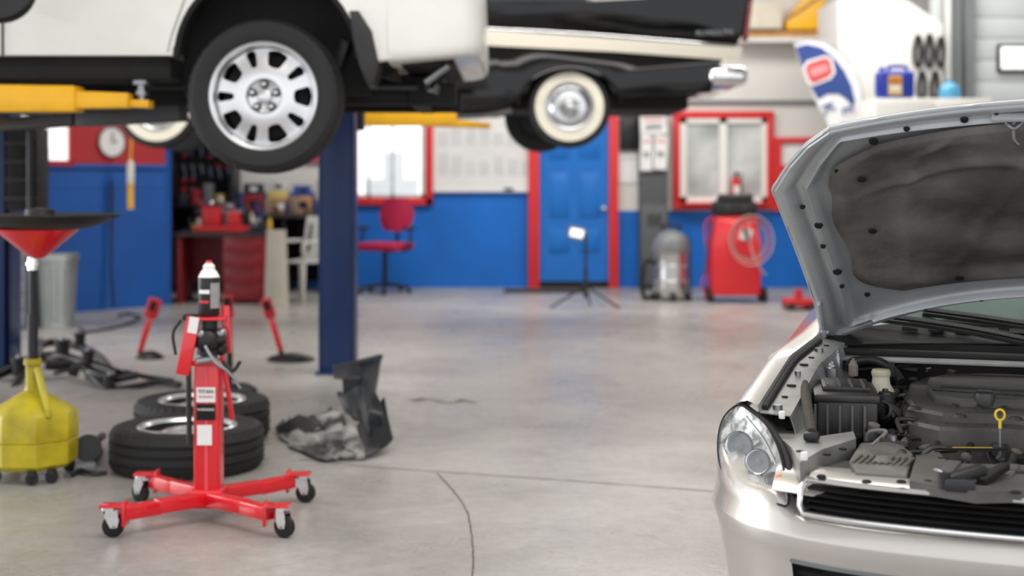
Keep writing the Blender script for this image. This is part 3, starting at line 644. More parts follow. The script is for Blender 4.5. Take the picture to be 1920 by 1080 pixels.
def stand(base,top,foot,lbl,head):
    t=thing("support_stand",lbl,"stand",(base.x,base.y,0),group="red support stands on the floor")
    mb=MB(); mb.beam(base,top,.035,.035,red,.004,w1=.045); fin(mb,"bar",t)
    dz=(top-base).normalized()
    mb=MB(); mb.box(top+dz*.0,(.09*head,.05,.14),red_dull,rot=(0,math.degrees(math.atan2(dz.x,dz.z)),0),bev=.008); mb.box(top+dz*.02-Vector((0,.03,0)),(.04,.01,.07),dark,rot=(0,math.degrees(math.atan2(dz.x,dz.z)),0)); fin(mb,"head",t)
    mb=MB(); mb.lathe([(0,0),(foot,0),(foot,.012),(foot*.8,.03),(.04,.05),(0,.05)],(base.x+.07,base.y,0),(0,0,1),fr,28); mb.cyl((base.x,base.y,.03),base,.02,fr); fin(mb,"foot",t)
stand(W(263,660,10.2),W(287,578,10.2),.10,"red slanted support stand with black foot behind the subframe",1)
stand(W(527,658,10.1),W(503,578,10.1),.17,"red slanted support stand with round black foot",.8)
stand(W(430,650,8.6),W(428,575,8.6),.1,"red upright support stand behind the jack",.6)

# ================= LEFT SIDE STORAGE =================
dcab=mat("grey_blue_metal",(92,102,116),.45)
t=thing("drawer_cabinet","grey metal drawer cabinet against the blue wall","cabinet",(-4.36,12.35,0))
mb=MB(); mb.bx(-4.56,-4.14,12.15,12.55,0,.72,dcab,.008); fin(mb,"body",t)
for k in range(5):
    mb=MB(); mb.bx(-4.55,-4.16,12.13,12.15,.04+.135*k,.16+.135*k,grey_mid,.004); dr=fin(mb,"drawer",t); mb=MB(); mb.bx(-4.46,-4.22,12.11,12.13,.13+.135*k,.14+.135*k,paper,.002); fin(mb,"handle",dr)
mb=MB(); p=W(108,612,12.4)
bing=mat("bin_grey",(150,155,154),.6,bump=.1)
def sqr(r,z,c=.03): return [(x*r+(0),y*r,z) for x,y in ((-1,-.8),(-.8,-1),(.8,-1),(1,-.8),(1,.8),(.8,1),(-.8,1),(-1,.8))]
lev=[(.118,0),(.142,.58),(.156,.58),(.156,.64),(.14,.64),(.115,.05)]
vs=[];fs=[]
for r,z in lev: vs+=sqr(r,z)
for i in range(len(lev)-1):
    for k in range(8): fs.append([i*8+k,i*8+(k+1)%8,(i+1)*8+(k+1)%8,(i+1)*8+k])
fs.append(list(range(8))); fs.append([len(vs)-8+k for k in range(8)])
mb.add(vs,fs,bing)
for k in (-.08,-.027,.027,.08): mb.beam((k,-.125,.06),(k*1.1,-.147,.54),.018,.012,bing,.003)
fin(mb,"trash_can",label="pale grey square plastic trash can by the blue wall",cat="trash can",M=TR((p.x,12.4,0)))
def onwall(px):
    k=(px-960)/F; tt=(A.x-k*A.y)/(k*dv.y-dv.x); return A+dv*tt
p=onwall(208); zz=H+(340-266)*p.y/F
cl=thing("wall_clock","round white wall clock with dark rim on a red wall","clock",(0,0,0))
PM[cl.name]=Matrix.Translation(p+Vector((0,0,zz)))@Matrix.Rotation(an,4,'Z'); cl.location=p+Vector((0,0,zz)); cl.rotation_euler=(0,0,an)
mb=MB(); mb.lathe([(0,.02),(.14,.02),(.145,.03),(.155,.03),(.155,0)],(0,0,0),(0,-1,0),[paper,grey_mid,grey_mid,grey_mid],40); fin(mb,"clock_face",cl,space='L')
mb=MB(); mb.box((0,-.028,.04),(.008,.004,.09),dark); fin(mb,"clock_hand",cl,space='L')
mb=MB(); mb.box((.03,-.028,.0),(.06,.004,.008),dark); fin(mb,"clock_hand",cl,space='L')
p=onwall(235); hl=p+Vector((.1,-.18,0))
def hz_(py): return H+(340-py)*hl.y/F
t=thing("work_light","yellow inspection lamp hanging on a cord by the blue wall","lamp",(hl.x,hl.y,.9))
mb=MB(); mb.cyl((hl.x,hl.y,hz_(392)),(hl.x,hl.y,hz_(350)),.03,yellow); mb.ball((hl.x,hl.y,hz_(345)),(.035,.03,.04),yellow); fin(mb,"handle",t)
mb=MB(); mb.lathe([(.03,0),(.035,.04),(.035,.2),(.01,.24)],(hl.x,hl.y,hz_(345)),(0,0,1),mat("lamp_cage",(225,222,205),.3),14); fin(mb,"lamp_guard",t)
mb=MB(); mb.tube([(hl.x,hl.y,hz_(300)),(hl.x+.01,hl.y,hz_(260)),(hl.x-.02,hl.y+.1,2.3)],.01,yellow); fin(mb,"cord",t)
mb=MB()
mb.tube([G(222,592,.012),G(240,588,.01),G(262,596,.01),G(225,612,.01),G(165,622,.01),G(150,616,.01)],.012,black_rubber,6); fin(mb,"power_cable",label="black cable lying on the floor by the blue wall",cat="cable")
mb=MB(); q=onwall(206); mb.tube([q+Vector((.03,-.05,1.28)),q+Vector((.03,-.05,.9)),q+Vector((.03,-.06,.4)),q+Vector((.06,-.08,.03))],.012,black_rubber,6); fin(mb,"wall_hose",label="black hose hanging down the blue wall",cat="hose")
t=thing("tool_shelf","dark shelving unit with black back panel and hand tools","shelf",(-3.5,16.4,0))
mb=MB(); mb.bx(-3.88,-3.2,16.5,16.55,.05,1.85,under); fin(mb,"back_panel",t)
for x in (-3.90,-3.2):
    mb=MB(); mb.bx(x,x+.04,16.1,16.55,0,1.85,black_plastic); fin(mb,"side_panel",t)
for z in (.1,.55,.98,1.83):
    mb=MB(); mb.bx(-3.86,-3.2,16.12,16.5,z,z+.025,black_plastic); fin(mb,"shelf_board",t)
tc_=[red,steel,chrome,black_rubber,grey_mid,darksteel,yellow,grey_mid]
for k in range(14):
    mb=MB(); x=-3.80+.10*(k%6); z=1.72-.27*(k//6); L_=random.uniform(.10,.2)
    mb.beam((x,16.47,z),(x+random.uniform(-.03,.03),16.47,z-L_),.025,.012,steel,.002); mb.cyl((x,16.45,z),(x,16.49,z),random.uniform(.018,.032),random.choice(tc_),seg=12); mb.cyl((x,16.45,z-L_),(x,16.49,z-L_),.02,random.choice([red,black_plastic,darksteel]),seg=12)
    fin(mb,"wrench",label="small steel hand tool hanging on the dark shelf panel",cat="wrench",group="tools on the shelf panel")
def carton(x,y,z,sx,sy,sz,c,r,lbl,nm="cardboard_box",cat="box"):
    m=mat("box_%d_%d_%d"%c,c,.7,var=.1); mb=MB(); mb.box((0,0,sz/2),(sx,sy,sz),m,bev=.006); mb.box((0,0,sz+.001),(sx*.12,sy*.98,.002),grey_mid); mb.box((sx*.1,-sy/2-.001,sz*.5),(sx*.4,.002,sz*.4),random.choice([paper,dark,m]))
    fin(mb,nm,label=lbl,cat=cat,M=TR((x,y,z),(0,0,r)))
cols=[(150,30,36),(44,44,48),(190,184,170),(30,50,104),(200,164,50),(120,120,120)]
for k in range(4): carton(-3.74+.14*k,16.25,1.006,.10,.15,.12+.06*(k%3),cols[(k*5+1)%6],random.uniform(-6,6),"small parts box on the dark shelf","parts_box","box")
for k in range(4): carton(-3.73+.14*k,16.25,.576,.11,.15,.14+.07*(k%2),cols[(k*3+1)%6],random.uniform(-6,6),"small parts box on the dark shelf","parts_box","box")
t=thing("workbench","dark red metal workbench with dark top cluttered with tools","workbench",(-3.05,15.0,0))
xa,xb=-3.5,-2.55
mb=MB(); mb.bx(xa,xb,14.7,15.3,.70,.74,mat("bench_top",(40,28,30),.5)); fin(mb,"bench_top",t)
mb=MB(); mb.bx(xa+.02,xa+.08,14.72,15.28,0,.70,red_dark,.005); mb.bx(xb-.44,xb-.02,14.72,15.28,.03,.70,red_dark,.005); mb.bx(xa+.05,xb-.05,15.24,15.28,.2,.7,red_dark); fin(mb,"frame",t)
for k in range(4):
    mb=MB(); mb.bx(xb-.42,xb-.04,14.705,14.72,.06+.16*k,.215+.16*k,red_dark,.004); dr=fin(mb,"drawer",t); mb=MB(); mb.bx(xb-.35,xb-.11,14.695,14.705,.19+.16*k,.197+.16*k,under); fin(mb,"handle",dr)
t=thing("bench_grinder","red bench machine with chrome knobs on the workbench","machine",(-3.05,14.95,.741))
mb=MB(); mb.bx(-3.32,-2.78,14.82,15.1,.741,.80,red_dull,.01); mb.bx(-3.25,-3.05,14.86,15.05,.80,1.0,red_dull,.02); mb.bx(-2.98,-2.85,14.86,15.05,.80,.95,red_dull,.02); mb.beam((-3.2,14.9,.98),(-3.3,14.88,1.08),.06,.05,red_dark); fin(mb,"body",t)
mb=MB(); mb.cyl((-3.3,14.95,.95),(-2.8,14.95,.95),.03,steel); mb.cyl((-3.32,14.95,.95),(-3.28,14.95,.95),.07,darksteel); mb.cyl((-2.82,14.95,.93),(-2.78,14.95,.93),.06,darksteel); mb.ball((-3.15,14.9,1.04),.03,chrome); mb.ball((-2.95,14.9,1.02),.035,chrome); mb.cyl((-3.0,14.9,1.0),(-3.06,14.88,1.12),.012,chrome); mb.beam((-3.1,14.88,1.02),(-2.85,14.88,1.06),.03,.03,darksteel); fin(mb,"spindle",t)
def bottle(x,y,z,h,r,c,lbl):
    m=mat("bottle_%d_%d_%d"%c,c,.35); mb=MB(); mb.lathe([(0,0),(r,0),(r,h*.65),(r*.4,h*.8),(r*.4,h*.92),(r*.5,h*.92),(r*.5,h),(0,h)],(x,y,z),(0,0,1),[m,m,m,m,m,dark,dark],16)
    fin(mb,"bottle",label=lbl,cat="bottle",group="bottles on the benches")
for k in range(10): bottle(-3.44+.095*k,15.2-.04*(k%2),.741,.16+.07*(k%3),.02+.006*(k%2),cols[(k*7+1)%6],"small fluid bottle on the red workbench")
mb=MB(); mb.box((0,0,.05),(.16,.1,.10),darksteel,bev=.01); mb.box((0,0,.12),(.06,.14,.05),steel,bev=.01); mb.cyl((0,-.12,.08),(0,-.05,.08),.012,chrome); fin(mb,"bench_vise",label="dark steel bench vise on the workbench",cat="vise",M=TR((-2.66,14.87,.741)))
t=thing("counter_desk","long dark counter desk piled with boxes and papers","desk",(-2.5,16.4,0))
mb=MB(); mb.bx(-3.13,-2.0,16.05,16.8,.86,.90,mat("counter_top",(60,56,54),.5)); fin(mb,"desk_top",t)
for x in (-3.12,-2.6,-2.06):
    mb=MB(); mb.bx(x,x+.04,16.08,16.78,0,.86,black_plastic); fin(mb,"leg",t)
mb=MB(); mb.bx(-3.1,-2.04,16.74,16.78,.1,.86,under); fin(mb,"back_panel",t)
carton(-2.70,16.42,.901,.26,.22,.16,(166,124,84),3,"tan cardboard box on the dark counter")
carton(-2.42,16.42,.901,.24,.22,.20,(184,138,94),-2,"tan cardboard box on the dark counter")
carton(-2.16,16.42,.901,.20,.22,.15,(170,126,82),2,"tan cardboard box on the dark counter")
carton(-2.42,16.42,1.103,.20,.18,.12,(54,82,150),4,"blue box stacked on a tan cardboard box")
carton(-2.16,16.42,1.054,.20,.18,.24,(196,192,180),-3,"white carton stacked on a tan cardboard box")
carton(-2.70,16.42,1.063,.24,.2,.10,(210,186,110),3,"pale yellow carton stacked on a tan box")
carton(-2.70,16.42,1.166,.22,.18,.10,(205,205,202),-3,"white carton stacked on a yellow carton")
carton(-2.98,16.42,.901,.24,.22,.22,(140,34,40),4,"red box on the dark counter")
carton(-2.98,16.42,1.124,.20,.18,.12,(54,54,58),-5,"black box stacked on a red box")
for k in range(8): bottle(-3.02+.115*k,16.15,.901,.13+.04*(k%3),.024,cols[(k*2+1)%6],"small bottle on the dark counter")
fin(MB().bx(-3.1,-2.85,16.93,16.96,1.55,1.78,paper),"wall_poster",label="white poster on the back wall",cat="poster")
fin(MB().bx(-2.6,-2.2,16.93,16.96,1.50,1.75,mat("poster_red",(200,70,70),.7,var=.3,vs=9)),"wall_poster",label="pale red poster on the back wall",cat="poster")
def white_chair(loc,rz):
    t=thing("plastic_chair","white plastic chair with slatted back beside the red workbench","chair",loc,rz)
    wp=mat("white_plastic",(188,188,182),.4)
    mb=MB(); mb.grid(lambda u,v:Vector(((u-.5)*.40,-.2+.4*v,.44+.02*abs(u-.5)-.015*math.sin(v*3.1))),8,8,wp,.015); fin(mb,"seat",t,space='L')
    mb=MB(); mb.grid(lambda u,v:Vector(((u-.5)*(.40-.06*v),.2+.06*v+.03*math.sin(u*3.14),.44+.46*v)),18,12,wp,.012,keep=lambda u,v:not(.2<v<.8 and int(u*9)%4==1)); fin(mb,"backrest",t,space='L')
    for (x,y) in ((-.18,-.18),(.18,-.18),(-.18,.18),(.18,.18)):
        mb=MB(); mb.beam((x*1.1,y*1.1,0),(x,y,.44),.03,.03,wp,.004,w1=.05,h1=.05); fin(mb,"leg",t,space='L')
    for x in (-.20,.20):
        mb=MB(); mb.tube([(x,-.18,.44),(x*1.02,-.19,.62),(x*1.02,0,.64),(x,.21,.64)],.018,wp); fin(mb,"armrest",t,space='L')
white_chair((-2.2,14.9,0),-35)
mb=MB(); mb.grid(lambda u,v:Vector(((.12*math.cos(u*6.283)*(1-.25*v)+.01*math.sin(u*40)),.10*math.sin(u*6.283)*(1-.25*v),.78*v)),24,8,mat("cloth_cream",(176,170,156),.9,bump=.4,bs=12)); fin(mb,"cloth_bag",label="tall cream cloth bag beside the red workbench",cat="bag",M=TR((-2.38,14.35,0)))
q=Vector((X17(722)*16.1/17,16.1,0)); t=thing("office_chair","burgundy red swivel office chair by the blue wall","chair",q,-25)
pk=mat("burgundy_fabric",(172,24,66),.8,bump=.2)
mb=MB(); mb.box((0,0,.535),(.52,.48,.09),pk,bev=.04,seg=4); fin(mb,"seat",t,space='L')
mb=MB(); mb.grid(lambda u,v:Vector(((u-.5)*.44*(math.sin(math.pi*min(1,max(0,.08+v*.84)))**.35),.24+.04*v-.05*math.cos((u-.5)*3),.70+.38*v)),12,12,pk,.05); fin(mb,"backrest",t,space='L')
mb=MB(); mb.cyl((0,0,.1),(0,0,.5),.028,black_plastic); mb.tube([(0,.1,.47),(0,.27,.5),(0,.28,.75)],.02,black_plastic); fin(mb,"column",t,space='L')
for sx in (-1,1):
    mb=MB(); mb.tube([(sx*.2,0,.49),(sx*.31,0,.52),(sx*.31,.05,.72)],.016,black_plastic); mb.box((sx*.31,0,.74),(.06,.26,.035),black_plastic,bev=.012); fin(mb,"armrest",t,space='L')
mb=MB()
for k in range(5):
    a=math.radians(72*k+10); e=Vector((.29*math.cos(a),.29*math.sin(a),.07)); mb.beam((0,0,.11),e,.04,.035,black_plastic,.005); mb.ball(e-Vector((0,0,.04)),.03,black_rubber,12)
fin(mb,"star_base",t,space='L')
mb=MB(); xa,xb=X17(812),X17(1000)-.03; za_,zb_=Z17(358),2.25
mb.bx(xa,xb,BY-.03,BY-.002,za_,zb_,mat("whiteboard",(226,226,224),.3,var=.05,vs=3))
gl=mat("grid_line",(208,209,210),.6)
for k in range(14):
    a=xa+.06+.165*(k%7); z=za_+.18+.36*(k//7); mb.bx(a,a+.12,BY-.032,BY-.03,z,z+random.uniform(.14,.28),gl)
mb.bx(xa,xb,BY-.07,BY-.03,za_-.012,za_,gl)
fin(mb,"whiteboard",label="large white board with faint papers on the wall",cat="whiteboard")
mb=MB(); mb.bx(X17(945),X17(962),BY-.066,BY-.034,za_+.001,za_+.035,dark,.005); fin(mb,"board_eraser",label="small black eraser on the whiteboard tray",cat="eraser")
mb=MB(); q=G(1040,552,0); mb.box((q.x-.1,16.4,.008),(.95,.5,.014),mat("mat_dark",(52,46,44),.9,bump=.4),bev=.005); fin(mb,"door_mat",label="dark doormat in front of the blue door",cat="doormat")
q=G(1098,577,0); t=thing("tripod_stand","black tripod stand with small bright lamp head before the blue door","tripod",q)
mb=MB(); mb.cyl((0,0,.15),(0,0,.72),.014,black_plastic); mb.cyl((0,0,.1),(0,0,.4),.02,black_plastic); fin(mb,"pole",t,space='L')
for a in (200,330,80):
    a=math.radians(a); mb=MB(); mb.beam((0,0,.22),(.38*math.cos(a),.38*math.sin(a),.01),.018,.018,black_plastic,.002); fin(mb,"leg",t,space='L')
mb=MB(); mb.box((-.09,0,.75),(.18,.06,.13),steel,rot=(0,12,0),bev=.02); mb.box((-.09,-.035,.75),(.13,.01,.08),mat("lamp_bright",(250,250,245),.3,es=1.0),rot=(0,12,0),bev=.003); fin(mb,"lamp_head",t,space='L')
q=16.72
t=thing("steel_locker","tall dark grey steel locker beside the blue door","locker",((1226-960)*q/F,q,0))
xa,xb=(1200-960)*q/F,(1253-960)*q/F
mb=MB(); mb.bx(xa,xb,q,BY-.01,.03,H+(340-215)*q/F,mat("locker_grey",(80,82,84),.5),.006); fin(mb,"body",t)
mb=MB(); mb.bx(xa+.015,xb-.015,q-.015,q,.06,1.0,grey_plastic,.004)
for k in range(5): mb.bx(xa+.08,xb-.08,q-.02,q-.015,.75+.03*k,.76+.03*k,dark)
fin(mb,"door",t)
mb=MB(); mb.bx(xb-.06,xb-.045,q-.04,q-.015,.5,.62,steel,.003); fin(mb,"handle",t)
pr=mat("printed_poster",(225,222,220),.7,var=.1,vs=12,col2=(240,240,238))
for (a,b_,c_,d_,r) in ((1200,1250,218,252,-3),(1200,1222,254,320,2),(1225,1250,254,318,3)):
    mb=MB(); mb.box((0,0,0),((b_-a)*q/F,.004,(d_-c_)*q/F),pr); mb.box((0,-.003,(d_-c_)*q/F*.32),((b_-a)*q/F*.7,.002,.03),mat("print_pink",(210,140,140),.8)); mb.box((0,-.003,-.02),((b_-a)*q/F*.6,.002,.06),mat("print_grey",(150,150,155),.8))
    fin(mb,"wall_calendar",label="white printed calendar sheet pinned on the grey locker",cat="calendar",M=TR((((a+b_)/2-960)*q/F,q-.03-.006*(r+3),H+(340-(c_+d_)/2)*q/F),(0,r,0)))
mb=MB(); mb.bx(X17(1160),X17(1195),BY-.02,BY-.001,Z17(343),Z17(289),paper); mb.bx(X17(1163),X17(1192),BY-.022,BY-.02,Z17(300),Z17(294),gl); fin(mb,"notice_sheet",label="white notice sheet on the wall beside the door",cat="paper")
mb=MB(); mb.bx(X17(1162),X17(1196),BY-.07,BY-.001,Z17(282),Z17(218),black_plastic,.01); mb.bx(X17(1166),X17(1192),BY-.08,BY-.07,Z17(276),Z17(224),darksteel,.005); fin(mb,"electrical_box",label="black electrical box on the white wall",cat="electrical box")
q=G(1258,563,0); t=thing("shop_vacuum","stainless steel shop vacuum with dark domed lid on casters","vacuum",q)
mb=MB(); mb.lathe([(0,.06),(.17,.06),(.185,.08),(.185,.20),(.195,.21),(.185,.22),(.185,.36),(.195,.37),(.185,.38),(.185,.50),(.20,.52),(0,.52)],None,None,mat("vac_steel",(205,207,208),.22,.85,var=.03),40,M=Matrix()); fin(mb,"drum",t,space='L')
mb=MB(); mb.lathe([(.205,.51),(.21,.56),(.19,.60),(.18,.64),(.12,.72),(.05,.75),(0,.75)],None,None,mat("vac_grey",(110,114,116),.4),32,M=Matrix()); mb.tube([(-.08,0,.73),(-.08,0,.80),(.08,0,.80),(.08,0,.73)],.015,black_plastic); fin(mb,"lid",t,space='L')
mb=MB(); mb.tube([(-.18,-.05,.40),(-.28,-.1,.42),(-.31,-.08,.2),(-.28,-.02,.03),(-.1,.25,.03)],.025,black_rubber); fin(mb,"hose",t,space='L')
for a in (30,150,270,210,330):
    a=math.radians(a); mb=MB(); mb.ball((.21*math.cos(a),.21*math.sin(a),.035),(.03,.03,.035),black_rubber,12); mb.box((.19*math.cos(a),.19*math.sin(a),.065),(.07,.07,.02),black_plastic); fin(mb,"caster",t,space='L')
mb=MB(); mb.lathe([(0,0),(.15,0),(.15,.5),(.13,.62),(.05,.68),(0,.68)],None,None,mat("tank_dark",(70,72,74),.4),24,M=Matrix()); fin(mb,"gas_tank",label="dark grey tank beside the vacuum",cat="tank",M=TR((1.88,16.1,0)))
q=G(1378,566,0); t=thing("service_cart","red wheeled service machine with coiled hoses and black top","service machine",q)
mb=MB(); mb.prism([(-.27,.08),(.24,.08),(.24,.62),(.20,.90),(-.22,.90),(-.27,.62)],-.2,.2,red,M=TR((0,0,0),(90,0,0)),bev=.02); fin(mb,"cabinet",t,space='L')
mb=MB(); mb.box((-.01,0,.98),(.44,.36,.16),black_plastic,bev=.03); mb.box((-.01,-.05,1.08),(.36,.22,.08),black_plastic,rot=(-15,0,0),bev=.02)
for k in (-.1,.08): mb.lathe([(0,.01),(.03,.01),(.035,0)],(k,-.19,.98),(0,-1,0),[darksteel,steel],20)
fin(mb,"control_top",t,space='L')
hb=mat("hose_beige",(186,164,152),.6)
for k in range(4):
    mb=MB(); rr=.165+.020*k; cx_,cz_=.10+.01*k,.66
    mb.tube([(cx_+rr*math.cos(a),-.24-.012*k,cz_+rr*1.15*math.sin(a)) for a in [i*2*math.pi/16 for i in range(16)]],.0065,[grey_mid,hb,red_dull,hb][k],6,closed=True,sub=3); fin(mb,"hose",t,space='L',label="coiled thin service hose")
mb=MB(); mb.tube([(.1,-.25,.9),(.12,-.26,.6),(.2,-.26,.4),(.28,-.25,.3)],.009,hb,6); fin(mb,"hose",t,space='L',label="beige service hose")
mb=MB(); mb.tube([(-.25,-.1,.9),(-.33,-.1,.8),(-.30,-.1,.4),(-.36,-.1,.2),(-.3,-.1,.05)],.010,red_dull,6); fin(mb,"cable",t,space='L')
mb=MB(); mb.tube([(-.27,-.12,.85),(-.30,-.12,.6),(-.34,-.12,.3)],.009,navy,6); fin(mb,"cable",t,space='L')
mb=MB(); mb.box((.08,-.215,.72),(.12,.01,.12),paper,rot=(0,15,0)); mb.box((0.08,-.222,.72),(.03,.01,.14),dark,rot=(0,-20,0)); fin(mb,"gauge_panel",t,space='L')
for (x,y) in ((-.27,-.12),(.29,-.12),(.29,.15),(-.27,.15)):
    mb=MB(); mb.lathe([(0,-.025),(.06,-.025),(.078,-.015),(.078,.015),(.06,.025),(0,.025)],(x,y,.08),(1,0,0),black_rubber,24); fin(mb,"wheel",t,space='L')
mb=MB(); mb.tube([(-.18,.2,.95),(-.18,.28,1.02),(.18,.28,1.02),(.18,.2,.95)],.013,black_plastic); fin(mb,"push_handle",t,space='L')
q=G(1497,580,0); mb=MB(); mb.box((0,0,.07),(.28,.3,.07),red_dull,bev=.015); mb.cyl((-.1,-.17,.035),(-.1,.17,.035),.035,darksteel); mb.cyl((.1,-.17,.035),(.1,.17,.035),.035,darksteel); mb.cyl((0,0,.1),(0,0,.2),.04,red_dull); fin(mb,"floor_jack",label="small red floor jack against the blue wall",cat="floor jack",M=TR(q))
mb=MB(); mb.cyl((0,0,0),(0,0,.30),.05,red); mb.cyl((0,0,.30),(0,0,.36),.02,dark); mb.box((0,-.05,.15),(.06,.01,.1),paper); mb.tube([(0,0,.35),(.06,-.03,.32),(.06,-.04,.12)],.008,dark)
fin(mb,"fire_extinguisher",label="red fire extinguisher on the window sill",cat="fire extinguisher",M=TR((X17(1376),BY-.16,wz0+.005)))
struct(MB().bx(wx0,wx1,BY-.24,BY-.06,wz0-.02,wz0+.003,red_trim),"trim_14")
bd=14.6
t=thing("feather_banner","white and blue feather banner flag with red emblem on a pole","banner",((1560-960)*bd/F,bd,0))
def BP(px,py): return ((px-960)*bd/F,H+(340-py)*bd/F)
right=[(1490,84),(1515,76),(1545,80),(1577,100),(1600,130),(1613,160),(1618,200),(1615,250),(1608,320),(1600,430)]
left=[(1575,430),(1570,320),(1562,260),(1548,222),(1530,190),(1512,150),(1499,115)]
mb=MB(); mb.prism([BP(*p) for p in right+left],0,.006,mat("banner_white",(232,232,233),.8),M=Mxz(bd)); fin(mb,"banner_cloth",t)
mb=MB(); bb=mat("banner_blue",(48,72,138),.8)
mb.prism([BP(*p) for p in [(1492,88),(1513,83),(1540,89),(1563,107),(1583,133),(1596,160),(1603,190),(1598,200),(1588,186),(1572,176),(1552,176),(1534,186),(1516,156),(1502,120)]],0,.004,bb,M=Mxz(bd-.006))
mb.prism([BP(*p) for p in [(1505,126),(1513,114),(1548,104),(1560,110),(1566,136),(1558,148),(1524,162),(1513,155)]],0,.003,paper,M=Mxz(bd-.010)); mb.prism([BP(*p) for p in [(1509,128),(1516,118),(1547,108),(1556,113),(1561,135),(1554,144),(1526,157),(1517,151)]],0,.003,mat("emblem_red",(206,84,88),.7),M=Mxz(bd-.014))
mb.prism([BP(*p) for p in [(1518,130),(1550,120),(1553,132),(1522,144)]],0,.002,mat("emblem_pink",(226,150,150),.7),M=Mxz(bd-.017))
x_,z_=BP(1552,204); mb.text("K",.19,bb,TR((x_,bd-.012,z_),(90,68,0))); x_,z_=BP(1588,207); mb.text("E",.17,bb,TR((x_,bd-.014,z_),(90,75,0))); x_,z_=BP(1582,240); mb.text("C",.16,bb,TR((x_,bd-.012,z_),(90,70,0)))
fin(mb,"banner_print",t)
mb=MB(); mb.tube([(BP(1588,560)[0],bd+.02,.03)]+[(BP(px,py)[0],bd+.012,BP(px,py)[1]) for px,py in [(1590,430),(1606,320),(1614,250),(1618,200),(1613,160),(1600,130),(1577,98),(1545,78),(1514,74),(1490,82)]],.012,mat("pole_grey",(150,156,160),.4),8); mb.cyl((BP(1588,560)[0],bd+.02,0),(BP(1588,560)[0],bd+.02,.04),.2,darksteel); fin(mb,"banner_pole",t)
cy=13.6; ztop=H+(340-184)*cy/F
t=thing("storage_cabinet","tall pale storage cabinet behind the silver car","cabinet",((1760-960)*cy/F,cy+.3,0))
xa,xb=(1640-960)*cy/F,(1860-960)*cy/F
mb=MB(); mb.bx(xa,xb,cy,cy+.6,0,ztop,wall_white,.008); fin(mb,"body",t)
for (a,b_) in ((xa+.01,(xa+xb)/2-.005),((xa+xb)/2+.005,xb-.01)):
    mb=MB(); mb.bx(a,b_,cy-.02,cy,.08,ztop-.03,wall_white,.005); d_=fin(mb,"door",t); mb=MB(); mb.bx((a+b_)/2-.01,(a+b_)/2+.01,cy-.045,cy-.02,1,1.15,steel); fin(mb,"handle",d_)
jb=mat("jug_blue",(24,52,158),.35)
q=((1685-960)*cy/F); t=thing("plastic_jug","dark blue plastic jug with yellow label on the cabinet","jug",(q,cy+.15,ztop))
mb=MB(); mb.box((0,0,.135),(.35,.2,.27),jb,bev=.04,seg=3); mb.tube([(-.05,0,.26),(-.05,0,.31),(.10,0,.31),(.12,0,.26)],.018,jb); fin(mb,"jug_body",t,space='L')
mb=MB(); mb.cyl((-.12,0,.26),(-.12,0,.305),.03,jb); fin(mb,"cap",t,space='L')
mb=MB(); mb.box((-.02,-.102,.13),(.13,.004,.19),mat("label_yellow",(226,190,110),.6)); mb.box((-.02,-.105,.17),(.11,.004,.06),mat("label_orange",(206,120,60),.6)); mb.box((-.02,-.105,.10),(.10,.004,.04),paper); fin(mb,"label_sticker",t,space='L',label="yellow printed label")
q=((1793-960)*cy/F); mb=MB(); lb=mat("light_blue_plastic",(90,180,225),.25,trans=.3); mb.lathe([(0,0),(.09,0),(.105,.03),(.10,.10),(.06,.15),(.03,.16),(.03,.19),(0,.19)],None,None,lb,28,M=Matrix()); fin(mb,"water_jug",label="light blue round plastic jug on the cabinet",cat="jug",M=TR((q,cy+.2,ztop)))
q=((1742-960)*14.9/F)
for i,(dx,z1,z2) in enumerate(((-.10,2.80,2.49),(0.02,2.81,2.49),(.14,2.78,2.49),(-.06,2.42,2.14),(.08,2.42,2.12))):
    mb=MB(); y=14.965; mb.tube([(q+dx,y,z1),(q+dx+.034,y,(z1+z2)/2+.06),(q+dx+.022,y,z2),(q+dx-.022,y,z2+.02),(q+dx-.034,y,(z1+z2)/2)],.021,black_rubber,8,closed=True); mb.cyl((q+dx,y,z1-.02),(q+dx,15.0,z1-.02),.006,steel); fin(mb,"drive_belt",label="black rubber belt hanging on the white wall",cat="belt",group="belts hanging on the wall")
t=thing("hose_reel","black overhead hose reel hanging from the ceiling","hose reel",(-2.32,6.5,2.0))
mb=MB(); mb.lathe([(0,-.06),(.16,-.06),(.16,-.05),(.11,-.045),(.11,.045),(.16,.05),(.16,.06),(0,.06)],(-2.31,6.4,2.15),(.2,-1,.1),black_plastic,36); fin(mb,"reel_drum",t)
mb=MB(); mb.bx(-2.34,-2.28,6.47,6.53,2.2,4.5,darksteel,.005); fin(mb,"bracket",t)
mb=MB(); mb.ball((-2.30,6.32,2.03),.016,yellow,12); fin(mb,"yellow_glint",t)  # yellow ball stands in for a glint on the dark overhead shape

